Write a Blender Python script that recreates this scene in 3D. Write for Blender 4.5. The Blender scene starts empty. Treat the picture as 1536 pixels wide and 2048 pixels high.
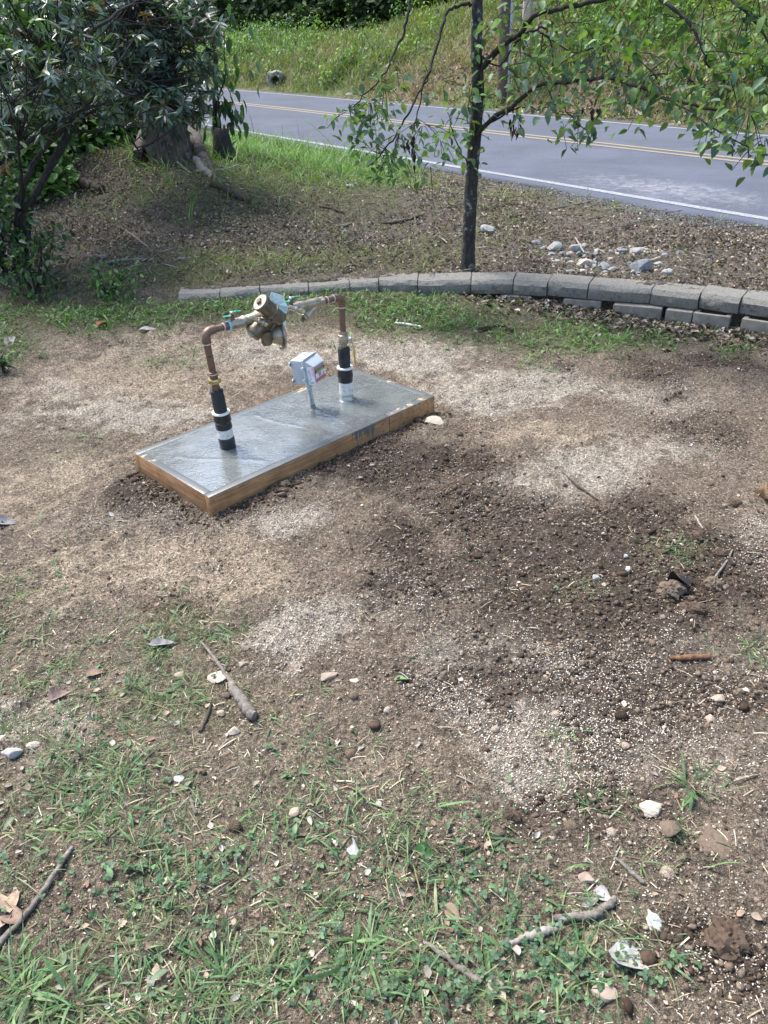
import bpy, bmesh, math, random
import numpy as np
from mathutils import Vector, Matrix

# ------------------------------------------------------------------ camera, sky, sun, exposure
SC = bpy.context.scene
COL = SC.collection
EYE = np.array([0.0, 0.0, 1.55])
PITCH, ROLL, FPX = 0.550564, -0.043392, 1500.0
_fw = np.array([0, math.cos(PITCH), -math.sin(PITCH)])
_up = np.array([0, math.sin(PITCH), math.cos(PITCH)])
_rt = np.array([1.0, 0, 0])
RT = math.cos(ROLL) * _rt + math.sin(ROLL) * _up
UP = -math.sin(ROLL) * _rt + math.cos(ROLL) * _up
FW = _fw
cd = bpy.data.cameras.new("camera")
cam = bpy.data.objects.new("camera", cd)
COL.objects.link(cam)
cd.sensor_fit = 'VERTICAL'
cd.sensor_height = 24.0
cd.lens = 24.0 * FPX / 2048.0
cd.clip_start = 0.05
cd.clip_end = 600
M = Matrix(((RT[0], UP[0], -FW[0], EYE[0]), (RT[1], UP[1], -FW[1], EYE[1]), (RT[2], UP[2], -FW[2], EYE[2]), (0, 0, 0, 1)))
cam.matrix_world = M
SC.camera = cam

SUN_EL, SUN_AZ = math.radians(60), math.radians(-48)      # azimuth clockwise from +y
W = bpy.data.worlds.new("World")
SC.world = W
W.use_nodes = True
nt = W.node_tree
sky = nt.nodes.new('ShaderNodeTexSky')
sky.sky_type = 'NISHITA'
sky.sun_disc = False
sky.sun_elevation = SUN_EL
sky.sun_rotation = SUN_AZ
sky.air_density = 1.0
sky.dust_density = 2.2
sky.ozone_density = 1.6
nt.links.new(sky.outputs[0], nt.nodes['Background'].inputs[0])
nt.nodes['Background'].inputs[1].default_value = 0.15
sl = bpy.data.lights.new("sun", 'SUN')
sl.energy = 2.5
sl.angle = math.radians(18)
sl.color = (1.0, 0.98, 0.94)
sun = bpy.data.objects.new("sun", sl)
COL.objects.link(sun)
sdir = Vector((math.sin(SUN_AZ) * math.cos(SUN_EL), math.cos(SUN_AZ) * math.cos(SUN_EL), math.sin(SUN_EL)))
sun.rotation_euler = sdir.to_track_quat('Z', 'Y').to_euler()
SC.view_settings.view_transform = 'Standard'
SC.view_settings.look = 'None'
SC.view_settings.exposure = 1.5
SC.view_settings.gamma = 1.0
SC.render.engine = 'CYCLES'
SC.cycles.use_denoising = True
SC.cycles.denoiser = 'OPENIMAGEDENOISE'
SC.cycles.denoising_input_passes = 'RGB_ALBEDO_NORMAL'
SC.cycles.denoising_prefilter = 'ACCURATE'
SC.cycles.max_bounces = 6
SC.cycles.diffuse_bounces = 3
SC.cycles.glossy_bounces = 3
SC.cycles.transmission_bounces = 4
SC.cycles.transparent_max_bounces = 6
SC.cycles.sample_clamp_indirect = 6.0

RNG = np.random.default_rng(7)
random.seed(7)

# ------------------------------------------------------------------ numpy helpers
def hash2(ix, iy, seed):
    h = (ix.astype(np.int64) * 374761393 + iy.astype(np.int64) * 668265263 + seed * 974634541) & 0xffffffff
    h = ((h ^ (h >> 13)) * 1274126177) & 0xffffffff
    h = h ^ (h >> 16)
    return (h & 0xffffff) / float(0xffffff)

def vnoise(x, y, scale, seed=0):
    x = np.asarray(x, float) * scale
    y = np.asarray(y, float) * scale
    ix = np.floor(x); iy = np.floor(y)
    fx = x - ix; fy = y - iy
    fx = fx * fx * (3 - 2 * fx); fy = fy * fy * (3 - 2 * fy)
    ix = ix.astype(np.int64); iy = iy.astype(np.int64)
    a = hash2(ix, iy, seed); b = hash2(ix + 1, iy, seed)
    c = hash2(ix, iy + 1, seed); d = hash2(ix + 1, iy + 1, seed)
    return (a + (b - a) * fx) * (1 - fy) + (c + (d - c) * fx) * fy

def fbm(x, y, scale, octv=4, seed=0, gain=0.5):
    s = 0; amp = 1; tot = 0
    for k in range(octv):
        ca, sa = math.cos(0.6 * k), math.sin(0.6 * k)
        s = s + amp * vnoise(ca * x - sa * y, sa * x + ca * y, scale * 2 ** k, seed + 17 * k)
        tot += amp; amp *= gain
    return s / tot

def sstep(a, b, x):
    t = np.clip((np.asarray(x, float) - a) / (b - a), 0, 1)
    return t * t * (3 - 2 * t)

def rdir(px, py):
    d = FW + (px - 768) / FPX * RT - (py - 1024) / FPX * UP
    return d / np.linalg.norm(d)

# ------------------------------------------------------------------ terrain
RD_N = (0.8254, 0.5646)          # across the road, away from the yard
RD_D = (-0.5646, 0.8254)         # along the road
Q_NEAR, Q_FAR = 6.62, 12.55      # pavement edges
def zroad(a): return 0.05 + 0.02375 * np.clip(a, -20, 70)

WALL = np.array([(-6.0, 5.35), (-3.0, 5.2), (-1.41, 5.10), (-0.91, 5.14), (-0.45, 5.184), (0.03, 5.222), (0.298, 5.204), (0.658, 5.17), (0.943, 5.12),
                 (1.155, 5.036), (1.405, 4.931), (1.753, 4.754), (2.005, 4.60), (2.203, 4.47), (2.75, 4.06), (3.3, 3.6), (4.2, 2.7), (6.0, 0.6), (8, -3), (12, -12)])
def wall_y(x): return np.interp(x, WALL[:, 0], WALL[:, 1])
ZCAP = 0.20

def terrain(x, y):
    x = np.asarray(x, float); y = np.asarray(y, float)
    q = x * RD_N[0] + y * RD_N[1]; a = x * RD_D[0] + y * RD_D[1]
    yard = np.interp(x, [-1.2, 0, .6, 1.1, 1.5, 2.0], [.165, .125, .10, .065, .03, 0.]) * sstep(3.7, 5.15, y) + 0.03 * sstep(-1.5, -4, x)
    upper = 0.185 + 0.0 * x
    mound = 0.50 * np.exp(-(((x + 2.7) / 2.3) ** 2 + ((y - 9.6) / 2.4) ** 2)) + 0.12 * np.exp(-(((x - 0.3) / 1.8) ** 2 + ((y - 7.9) / 1.0) ** 2))
    upper = upper + mound
    t = sstep(4.6, 6.5, q)
    zr = zroad(a)
    upper = upper * (1 - t) + (zr - 0.015) * t
    behind = sstep(0.07, 0.12, y - wall_y(x))
    z = yard * (1 - behind) + upper * behind
    inroad = sstep(Q_NEAR - 0.05, Q_NEAR + 0.25, q) * (1 - sstep(Q_FAR - 0.25, Q_FAR + 0.05, q))
    z = np.where(q > 8, zr - 0.015, z) - 0.10 * inroad
    far = np.maximum(q - 12.9, 0)
    hc = 1.25 + 5.0 * sstep(27, 14, a)
    bank = hc * (1 - np.exp(-far * 0.55 / hc)) * sstep(0, 1.2, far)
    return z + bank

def micro(x, y):
    x = np.asarray(x, float); y = np.asarray(y, float)
    q = x * RD_N[0] + y * RD_N[1]
    yard = 1 - sstep(-0.3, 0.2, y - wall_y(x))
    n1 = fbm(x, y, 1.3, 3, 3) - 0.5
    n2 = fbm(x, y, 9, 4, 5) - 0.5
    n3 = fbm(x, y, 38, 3, 9) - 0.5
    near = (y < 9)
    rug = .8 + .9 * fbm(x, y, 2.2, 3, 77) ** 2 * 2
    amp = 0.03 * n1 + 0.026 * n2 * rug + np.where(near, 0.019 * n3 * rug, 0)
    bank = sstep(12.8, 13.6, q)
    amp = amp * (1 + 0.9 * (1 - yard)) + bank * 0.35 * (fbm(x, y, 0.5, 3, 21) - 0.5)
    road = sstep(Q_NEAR - 0.25, Q_NEAR + 0.1, q) * (1 - sstep(Q_FAR - 0.1, Q_FAR + 0.2, q))
    return amp * (1 - road)

def ground(x, y): return terrain(x, y) + micro(x, y) * 1.0

def G(px, py):
    d = rdir(px, py)
    s = np.concatenate([np.linspace(0.4, 12, 2400), np.linspace(12, 140, 3000)])
    P = EYE[None] + s[:, None] * d[None]
    h = P[:, 2] - terrain(P[:, 0], P[:, 1])
    i = np.argmax(h < 0)
    if h[i] >= 0: i = len(s) - 1
    if i > 0:
        t = h[i - 1] / (h[i - 1] - h[i]) if h[i - 1] != h[i] else 0
        p = P[i - 1] * (1 - t) + P[i] * t
    else:
        p = P[0]
    return p

def AT(px, py, Y):
    d = rdir(px, py)
    return EYE + d * (Y / d[1])

def onplane(px, py, p0, n):
    d = rdir(px, py)
    return EYE + d * (np.dot(np.asarray(p0) - EYE, n) / np.dot(d, n))

class Field:
    """soft patches lying on the ground: world ellipses"""
    def __init__(self, items, seed=0, warp=0.10):
        self.e = []
        for px, py, rx, ry, s in items:
            c = G(px, py); l = G(px - rx, py); r = G(px + rx, py); t = G(px, py - ry); b = G(px, py + ry)
            self.e.append((c[0], c[1], max(abs(r[0] - l[0]) / 2, 0.03), max(abs(t[1] - b[1]) / 2, 0.03), s))
        self.seed = seed; self.warp = warp
    def __call__(self, x, y):
        w = self.warp
        wx = x + w * (fbm(x, y, 3.0, 4, 50 + self.seed) - 0.5) * 3
        wy = y + w * (fbm(x, y, 3.0, 4, 90 + self.seed) - 0.5) * 3
        out = np.ones_like(np.asarray(x, float))
        for cx, cy, rx, ry, s in self.e:
            r2 = ((wx - cx) / rx) ** 2 + ((wy - cy) / ry) ** 2
            out = out * (1 - s * np.exp(-np.minimum(r2 ** 1.3, 50)))
        return 1 - out

def set_col(me, cols):
    at = me.color_attributes.new("Col", 'FLOAT_COLOR', 'POINT')
    c = np.ones((len(me.vertices), 4), np.float32)
    c[:, :3] = cols
    at.data.foreach_set("color", c.ravel())

def mesh_np(name, V, F, mat, cols=None, smooth=False):
    V = np.ascontiguousarray(V, np.float32); F = np.ascontiguousarray(F, np.int32)
    k = F.shape[1]
    me = bpy.data.meshes.new(name)
    me.vertices.add(len(V)); me.vertices.foreach_set("co", V.ravel())
    me.loops.add(F.size); me.loops.foreach_set("vertex_index", F.ravel())
    me.polygons.add(len(F))
    me.polygons.foreach_set("loop_start", np.arange(0, F.size, k, dtype=np.int32))
    try: me.polygons.foreach_set("loop_total", np.full(len(F), k, np.int32))
    except Exception: pass
    me.update(calc_edges=True)
    me.validate()
    if smooth: me.polygons.foreach_set("use_smooth", np.ones(len(me.polygons), bool))
    if cols is not None: set_col(me, cols)
    if mat: me.materials.append(mat)
    return me

def link(name, me, parent=None, loc=None):
    o = bpy.data.objects.new(name, me)
    COL.objects.link(o)
    if loc is not None: o.location = loc
    if parent is not None: o.parent = parent
    return o

def tag(o, label=None, cat=None, group=None, kind=None):
    if label: o['label'] = label
    if cat: o['category'] = cat
    if group: o['group'] = group
    if kind: o['kind'] = kind
    return o

def empty(name, loc):
    o = bpy.data.objects.new(name, None)
    o.empty_display_size = 0.1
    COL.objects.link(o); o.location = loc
    return o

def rotz(a):
    c, s = np.cos(a), np.sin(a); z = np.zeros_like(c); o = np.ones_like(c)
    return np.stack([np.stack([c, -s, z], -1), np.stack([s, c, z], -1), np.stack([z, z, o], -1)], -2)
def rotx(a):
    c, s = np.cos(a), np.sin(a); z = np.zeros_like(c); o = np.ones_like(c)
    return np.stack([np.stack([o, z, z], -1), np.stack([z, c, -s], -1), np.stack([z, s, c], -1)], -2)
def roty(a):
    c, s = np.cos(a), np.sin(a); z = np.zeros_like(c); o = np.ones_like(c)
    return np.stack([np.stack([c, z, s], -1), np.stack([z, o, z], -1), np.stack([-s, z, c], -1)], -2)

class Bag:
    """collects many small pieces into one mesh"""
    def __init__(self): self.V = []; self.F = []; self.C = []; self.n = 0
    def add(self, tv, tf, pos, R, S, col):
        n = len(pos)
        if n == 0: return
        S = np.asarray(S, float)
        if S.ndim == 1: S = np.repeat(S[:, None], 3, 1)
        v = tv[None] * S[:, None, :]
        v = np.einsum('nij,nkj->nki', R, v) + np.asarray(pos)[:, None, :]
        k = len(tv)
        f = tf[None] + (np.arange(n) * k)[:, None, None] + self.n
        self.V.append(v.reshape(-1, 3)); self.F.append(f.reshape(-1, 3))
        self.C.append(np.repeat(np.asarray(col), k, 0)); self.n += n * k
    def mesh(self, name, mat, smooth=False):
        if not self.V: return None
        return mesh_np(name, np.concatenate(self.V), np.concatenate(self.F), mat, np.concatenate(self.C), smooth)

# small templates
def t_ico(sub, jit, seed, flat=1.0):
    bm = bmesh.new(); bmesh.ops.create_icosphere(bm, subdivisions=sub, radius=0.5)
    r = np.random.default_rng(seed)
    v = np.array([p.co[:] for p in bm.verts]); f = np.array([[w.index for w in q.verts] for q in bm.faces])
    bm.free()
    v = v * (1 + jit * (r.random((len(v), 1)) - 0.5)) * np.array([1, 1, flat])
    return v, f
def t_octa(seed):
    r = np.random.default_rng(seed)
    v = np.array([(1, 0, 0), (-1, 0, 0), (0, 1, 0), (0, -1, 0), (0, 0, 1), (0, 0, -1)], float) * 0.5
    v += (r.random(v.shape) - 0.5) * 0.32
    f = np.array([(0, 2, 4), (2, 1, 4), (1, 3, 4), (3, 0, 4), (2, 0, 5), (1, 2, 5), (3, 1, 5), (0, 3, 5)])
    return v, f
def t_blade(bend, w=0.06, n=4, fold=0.0):
    """unit-length blade growing along +z bending to +x"""
    v = []; x = z = 0; ang = math.pi / 2 - 0.12
    for i in range(n + 1):
        t = i / n
        ww = w * (1 - t) ** 0.7 if i < n else 0
        ww = w * (0.75 + 0.6 * t) * (1 - t ** 2.2) if i < n else 0
        if i < n: v += [(x, -ww, z), (x, ww, z)]
        else: v += [(x, 0, z)]
        ang2 = ang - bend * (t + 0.5 / n)
        x += math.cos(ang2) / n; z += math.sin(ang2) / n
    f = []
    for i in range(n - 1):
        a = 2 * i
        f += [(a, a + 1, a + 3), (a, a + 3, a + 2)]
    a = 2 * (n - 1)
    f += [(a, a + 1, a + 2)]
    return np.array(v), np.array(f)
def t_leaf(wid=0.4, curl=0.3, fold=0.15, n=5, tipw=0.0, droop=0.4):
    """unit-length leaf along +x, midrib fold, drooping"""
    v = []
    for i in range(n + 1):
        t = i / n
        w = wid * 0.5 * (math.sin(math.pi * min(1, t ** 0.8)) ** 0.8 if 0 < t < 1 else 0)
        zz = -droop * t * t
        if i == 0 or i == n: v.append((t, 0, zz))
        else: v += [(t, -w, zz + fold * w), (t, 0, zz - fold * w), (t, w, zz + fold * w + curl * w * math.sin(5 * t))]
    f = [(0, 2, 1), (0, 3, 2)]
    for i in range(n - 2):
        a = 1 + 3 * i; b = a + 3
        f += [(a, a + 1, b + 1), (a, b + 1, b), (a + 1, a + 2, b + 2), (a + 1, b + 2, b + 1)]
    a = 1 + 3 * (n - 2); e = a + 3
    f += [(a, a + 1, e), (a + 1, a + 2, e)]
    return np.array(v, float), np.array(f)
def t_strip():
    v = np.array([(-.5, -.5, 0), (.5, -.5, 0), (.5, .5, 0), (-.5, .5, 0), (0, -.5, .06), (0, .5, .06)], float)
    return v, np.array([(0, 4, 5), (0, 5, 3), (4, 1, 2), (4, 2, 5)])

def randR(n, tilt=0.3, rng=RNG):
    return rotz(rng.uniform(0, 2 * math.pi, n)) @ rotx(rng.normal(0, tilt, n)) @ roty(rng.normal(0, tilt, n))

def pick(cols, n, rng=RNG, var=0.15):
    c = np.array(cols)[rng.integers(0, len(cols), n)]
    return np.clip(c * (1 + var * rng.normal(0, 1, (n, 1))), 0.004, 0.9)

# ------------------------------------------------------------------ materials
def new_mat(name):
    m = bpy.data.materials.new(name); m.use_nodes = True
    return m, m.node_tree, m.node_tree.nodes, m.node_tree.links, m.node_tree.nodes['Principled BSDF']
def tex_noise(nd, lk, scale, detail=4, rough=0.6, vec=None, dist=0.0):
    t = nd.new('ShaderNodeTexNoise'); t.inputs['Scale'].default_value = scale; t.inputs['Detail'].default_value = detail
    t.inputs['Roughness'].default_value = rough; t.inputs['Distortion'].default_value = dist
    if vec is not None: lk.new(vec, t.inputs['Vector'])
    return t
def ramp(nd, lk, src, stops):
    r = nd.new('ShaderNodeValToRGB')
    e = r.color_ramp.elements
    while len(e) < len(stops): e.new(0.5)
    for k, (p, c) in enumerate(stops):
        e[k].position = p; e[k].color = (c[0], c[1], c[2], 1) if hasattr(c, '__len__') else (c, c, c, 1)
    lk.new(src, r.inputs[0]); return r
def mixc(nd, lk, fac, a, b, mode='MIX'):
    m = nd.new('ShaderNodeMix'); m.data_type = 'RGBA'; m.blend_type = mode
    for sock, v in ((m.inputs[0], fac), (m.inputs[6], a), (m.inputs[7], b)):
        if isinstance(v, (int, float)): sock.default_value = v
        elif isinstance(v, tuple): sock.default_value = (*v, 1)
        else: lk.new(v, sock)
    return m.outputs[2]
def mathn(nd, lk, op, a, b=None):
    m = nd.new('ShaderNodeMath'); m.operation = op
    for s, v in ((m.inputs[0], a), (m.inputs[1], b)):
        if v is None: continue
        if isinstance(v, (int, float)): s.default_value = v
        else: lk.new(v, s)
    return m.outputs[0]
def bump(nd, lk, bsdf, h, strength=0.4, dist=0.01):
    b = nd.new('ShaderNodeBump'); b.inputs['Strength'].default_value = strength; b.inputs['Distance'].default_value = dist
    lk.new(h, b.inputs['Height']); lk.new(b.outputs[0], bsdf.inputs['Normal']); return b
def objco(nd): return nd.new('ShaderNodeTexCoord').outputs['Object']

def m_noise(name, c1, c2, scale=20, rough=0.8, metal=0.0, bs=0.3, bd=0.003, bscale=None, c3=None, spec=0.5, detail=5):
    m, t, nd, lk, b = new_mat(name)
    v = objco(nd)
    n = tex_noise(nd, lk, scale, detail, 0.65, v)
    st = [(0.3, c1), (0.68, c2)] if c3 is None else [(0.28, c1), (0.5, c2), (0.7, c3)]
    r = ramp(nd, lk, n.outputs['Fac'], st)
    lk.new(r.outputs[0], b.inputs['Base Color'])
    b.inputs['Roughness'].default_value = rough; b.inputs['Metallic'].default_value = metal
    b.inputs['Specular IOR Level'].default_value = spec
    n2 = tex_noise(nd, lk, bscale or scale * 4, 5, 0.65, v)
    bump(nd, lk, b, n2.outputs['Fac'], bs, bd)
    return m

def m_attr(name, rough=0.8, trans=0.0, spec=0.3, nscale=60, namp=0.35, bs=0.0, tint=(1.0, 1.0, 1.0)):
    """colour of each piece comes from its Col attribute"""
    m, t, nd, lk, b = new_mat(name)
    a = nd.new('ShaderNodeVertexColor'); a.layer_name = 'Col'
    n = tex_noise(nd, lk, nscale, 4, 0.6, objco(nd))
    r = ramp(nd, lk, n.outputs['Fac'], [(0.3, 1 - namp), (0.7, 1 + namp)])
    c = mixc(nd, lk, 1.0, a.outputs[0], r.outputs[0], 'MULTIPLY')
    lk.new(c, b.inputs['Base Color'])
    b.inputs['Roughness'].default_value = rough; b.inputs['Specular IOR Level'].default_value = spec
    if bs: bump(nd, lk, b, n.outputs['Fac'], bs, 0.004)
    if trans:
        tr = nd.new('ShaderNodeBsdfTranslucent')
        c2 = mixc(nd, lk, 1.0, c, (1.5, 1.7, 0.7), 'MULTIPLY')
        lk.new(c2, tr.inputs[0])
        mx = nd.new('ShaderNodeMixShader'); mx.inputs[0].default_value = trans
        lk.new(b.outputs[0], mx.inputs[1]); lk.new(tr.outputs[0], mx.inputs[2])
        lk.new(mx.outputs[0], nd['Material Output'].inputs[0])
    return m

MAT = {}
MAT['leaf'] = m_attr('foliage', 0.55, 0.30, 0.35)
MAT['glossleaf'] = m_attr('glossy_foliage', 0.33, 0.26, 0.6)
MAT['grass'] = m_attr('grass_blade', 0.55, 0.28, 0.3)
MAT['dryleaf'] = m_attr('dead_leaf', 0.8, 0.08, 0.25)
MAT['bits'] = m_attr('soil_bits', 0.95, 0.0, 0.15, 120, 0.35, 0.4)
MAT['wood_bit'] = m_attr('twig_bits', 0.85, 0.0, 0.2, 80, 0.3)
# ------------------------------------------------------------------ fields on the ground (what the soil is made of, sunny ground at the left, and where things grow)
F_gran = Field([(1110, 960, 190, 60, .9), (1040, 700 + 60, 180, 40, .75), (1000, 800, 230, 35, .7), (600, 1270, 100, 75, .95), (1040, 1450, 170, 110, .6), (1110, 1590, 140, 60, .85),
                (1430, 1290, 200, 90, .55), (1490, 1070, 90, 80, .8), (1360, 790, 170, 50, .6), (330, 830, 230, 45, .7), (620, 700, 260, 40, .7), (240, 1040, 160, 50, .55),
                (560, 1030, 110, 40, .6), (130, 820, 160, 50, .6), (850, 720, 160, 40, .8), (1180, 1380, 260, 80, .6), (900, 1200, 250, 110, .45), (80, 1430, 140, 90, .6),
                (1400, 1500, 200, 90, .55), (1300, 900, 160, 50, .55), (60, 760, 120, 40, .4), (1000, 1320, 120, 50, .6), (1480, 1950, 140, 90, .4), (200, 1180, 200, 60, .4)], 1)
F_dark = Field([(1050, 1090, 330, 90, .8), (850, 930, 230, 60, .85), (1380, 1130, 190, 120, .85), (1330, 1400, 300, 110, .7), (1450, 1890, 170, 110, .95), (1380, 740, 260, 45, .65),
                (300, 970, 150, 45, .7), (320, 1195, 90, 35, .7), (500, 1010, 90, 30, .6), (1150, 1210, 320, 100, .75), (1300, 1640, 300, 90, .5), (250, 1040, 160, 40, .3),
                (1000, 1680, 300, 80, .45), (1450, 850, 150, 60, .5), (900, 1400, 200, 70, .4), (980, 1000, 120, 40, .5), (330, 920, 60, 60, .6), (1300, 1010, 140, 50, .6), (1000, 670, 60, 14, .8)], 2)
F_tan = Field([(420, 1140, 250, 75, .8), (780, 1490, 170, 55, .6), (1340, 1690, 170, 55, .8), (1040, 870, 200, 30, .6), (250, 760, 300, 80, .85), (560, 690, 320, 50, .8),  # tan soil; the patches left of the slab also paint in sunlight
               (100, 950, 170, 80, .6), (150, 1130, 200, 80, .7), (880, 770, 120, 60, .5), (160, 1350, 200, 90, .5), (60, 1000, 100, 60, .5), (800, 690, 200, 40, .6), (1080, 1100, 70, 30, .3)], 3)
F_grass = Field([(60, 2000, 280, 140, 1), (300, 1960, 260, 110, .85), (680, 1900, 170, 110, .85), (250, 1270, 170, 70, .8), (420, 1270, 70, 40, .9), (300, 1420, 220, 80, .75), (500, 1600, 300, 120, .6),
                 (40, 1240, 90, 120, .55), (170, 1540, 240, 120, .75), (250, 1750, 350, 130, .65), (950, 1830, 230, 130, .7), (1190, 1620, 70, 35, .8), (1390, 1580, 60, 35, .9), (1350, 1090, 70, 35, .7),
                 (1150, 1170, 90, 30, .45), (1010, 1990, 250, 90, .6), (1250, 1890, 130, 80, .6), (1430, 1700, 40, 50, .5), (720, 1640, 140, 70, .5), (900, 1650, 120, 60, .45), (150, 890, 90, 25, .35), (60, 1390, 80, 80, .35),
                 (1490, 1290, 60, 40, .4), (760, 1990, 120, 90, .6), (480, 1950, 200, 90, .5), (60, 1620, 120, 80, .6), (1150, 1760, 160, 80, .35), (1120, 1490, 40, 30, .4), (520, 1480, 150, 60, .45)], 4, 0.06)
F_clover = Field([(1010, 1930, 280, 110, .9), (850, 1740, 130, 100, .7), (550, 1760, 260, 110, .6), (1130, 1880, 130, 70, .7), (520, 1520, 120, 60, .5), (250, 1620, 220, 110, .6), (690, 1930, 150, 90, .6),
                  (380, 1680, 300, 130, .5), (700, 1560, 160, 60, .35), (1300, 1930, 90, 60, .5), (450, 1890, 250, 90, .4), (950, 1580, 90, 50, .3)], 5, 0.05)
F_strip = Field([(200, 630, 260, 35, 1), (520, 600, 200, 30, 1), (800, 620, 200, 40, .95), (1000, 650, 170, 30, .85), (1130, 680, 170, 25, .75), (1330, 680, 140, 18, .75), (1490, 705, 80, 16, .7), (60, 600, 150, 50, 1),
                 (420, 620, 150, 25, .9), (10, 700, 60, 40, .7), (350, 730, 120, 20, .35), (900, 625, 120, 25, .8), (1240, 655, 120, 20, .5), (1070, 720, 60, 25, .3)], 6, 0.08)
F_upgrass = Field([(620, 515, 260, 30, .95), (420, 545, 160, 28, .9), (800, 530, 110, 20, .7), (250, 560, 200, 25, .9), (880, 500, 80, 30, .55), (1000, 450, 60, 30, .5), (450, 370, 60, 70, .5), (300, 370, 80, 25, .4), (280, 400, 120, 25, .45),
                   (1080, 395, 130, 15, .8), (1230, 425, 110, 12, .8), (960, 395, 60, 25, .4), (640, 400, 150, 35, .6), (720, 370, 140, 30, .7), (540, 360, 90, 45, .7), (600, 330, 120, 30, .8), (820, 345, 100, 16, .7)], 7, 0.25)
F_lush = Field([(520, 290, 110, 45, 1), (640, 318, 120, 35, 1), (740, 340, 80, 25, .8), (460, 275, 40, 30, 1), (120, 255, 150, 35, .7), (230, 235, 90, 30, .7)], 8, 0.3)
FIELDS_BANK = dict(
    brown=Field([(850, 165, 330, 45, .85), (560, 130, 200, 30, .45), (1150, 200, 220, 50, .9), (1330, 190, 200, 55, .85), (1050, 100, 130, 60, .7), (1430, 130, 120, 60, .4)], 9, 0.8),
    green=Field([(560, 70, 250, 45, .95), (760, 60, 240, 50, .9), (900, 30, 300, 40, .8), (480, 120, 110, 50, .5), (640, 185, 200, 18, .7), (900, 215, 200, 14, .7), (1250, 40, 260, 70, .8), (1480, 150, 110, 70, .75), (1130, 245, 200, 10, .7)], 10, 0.8))

# ------------------------------------------------------------------ the ground: one sheet
def build_ground():
    ys = [-8.0]
    while ys[-1] < 0.3: ys.append(ys[-1] + 0.35)
    y = 0.35
    while y < 140:
        ys.append(y)
        y += 0.0085 if y < 5.6 else (0.0085 + (y - 5.6) * 0.010)
    ys = np.array(ys)
    u = np.linspace(-1, 1, 760)
    t = 1.3 * u * (0.55 + 0.45 * u * u)
    X = t[None, :] * (1.2 + 1.05 * np.maximum(ys, 0))[:, None] * 1.15
    X = np.where(np.abs(X) < 0, X, X)
    Y = np.repeat(ys[:, None], len(u), 1)
    x = X.ravel(); y = Y.ravel()
    z = ground(x, y)
    V = np.stack([x, y, z], -1)
    nr, nc = X.shape
    i = np.arange(nr - 1)[:, None] * nc + np.arange(nc - 1)[None]
    F = np.stack([i, i + 1, i + nc + 1, i + nc], -1).reshape(-1, 4)
    # soil colours, the sunny ground at the left painted in
    q = x * RD_N[0] + y * RD_N[1]
    n = fbm(x, y, 4, 5, 31); nf = fbm(x, y, 25, 3, 33)
    base = np.array([0.185, 0.145, 0.106]); tan = np.array([0.325, 0.257, 0.183]); dark = np.array([0.070, 0.051, 0.038]); pale = np.array([0.385, 0.335, 0.268])
    c = np.repeat(base[None], len(x), 0)
    def mixin(c, col, f): return c * (1 - f[:, None]) + np.array(col)[None] * f[:, None]
    tn = sstep(.25, .8, F_tan(x, y) + (n - .5) * .9 + (nf - .5) * .5); c = mixin(c, tan, tn * .9)
    gr = sstep(.30, .85, F_gran(x, y) + (n - .5) * 1.0 + (nf - .5) * .7); c = mixin(c, pale, gr * .78)
    dk = sstep(.22, .72, F_dark(x, y) + (nf - .5) * .8 + (n - .5) * 1.1); c = mixin(c, dark, dk * .9)
    gs = np.clip(np.maximum(F_grass(x, y), F_clover(x, y)), 0, 1); c = mixin(c, (0.165, 0.140, 0.095), gs * .5)
    moss = sstep(.56, .7, fbm(x, y, 3.1, 4, 61)) * gs; c = mixin(c, (0.09, 0.10, 0.03), moss * .4)
    st = F_strip(x, y) * sstep(3.2, 4.2, y); c = mixin(c, (0.07, 0.075, 0.035), st * .8)
    up = sstep(0.0, 0.3, y - wall_y(x)); c = mixin(c, (0.135, 0.112, 0.092), up)
    ug = F_upgrass(x, y) * up; c = mixin(c, (0.11, 0.11, 0.045), ug * .7)
    lu = F_lush(x, y) * up; c = mixin(c, (0.06, 0.085, 0.025), lu * .8)
    sh = sstep(6.05, 6.4, q + (n - .5) * .8); c = mixin(c, (0.13, 0.125, 0.125), sh * up * .8 * sstep(9.6, 7.8, y))
    bk = sstep(12.5, 13.2, q)
    c = mixin(c, (0.135, 0.13, 0.065), bk)
    c = mixin(c, (0.17, 0.125, 0.09), FIELDS_BANK['brown'](x, y) * bk)
    c = mixin(c, (0.07, 0.10, 0.04), FIELDS_BANK['green'](x, y) * bk * .9)
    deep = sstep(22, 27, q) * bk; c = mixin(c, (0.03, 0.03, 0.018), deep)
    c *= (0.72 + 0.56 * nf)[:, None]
    return V, F, c

gm, gt, gnd, glk, gb = new_mat('soil')
_a = gnd.new('ShaderNodeVertexColor'); _a.layer_name = 'Col'
_co = objco(gnd)
_n1 = tex_noise(gnd, glk, 90, 6, 0.75, _co); _n2 = tex_noise(gnd, glk, 330, 3, 0.6, _co)
_r1 = ramp(gnd, glk, _n1.outputs['Fac'], [(0.36, 0.36), (0.50, 0.92), (0.64, 1.9)])
_c = mixc(gnd, glk, 1.0, _a.outputs[0], _r1.outputs[0], 'MULTIPLY')
_r2 = ramp(gnd, glk, _n2.outputs['Fac'], [(0.38, 0.5), (0.62, 1.7)])
_c = mixc(gnd, glk, 1.0, _c, _r2.outputs[0], 'MULTIPLY')
glk.new(_c, gb.inputs['Base Color']); gb.inputs['Roughness'].default_value = 0.95; gb.inputs['Specular IOR Level'].default_value = 0.15
_h = mathn(gnd, glk, 'ADD', _n1.outputs['Fac'], mathn(gnd, glk, 'MULTIPLY', _n2.outputs['Fac'], 0.35))
bump(gnd, glk, gb, _h, 1.0, 0.02)
_V, _F, _C = build_ground()
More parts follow.
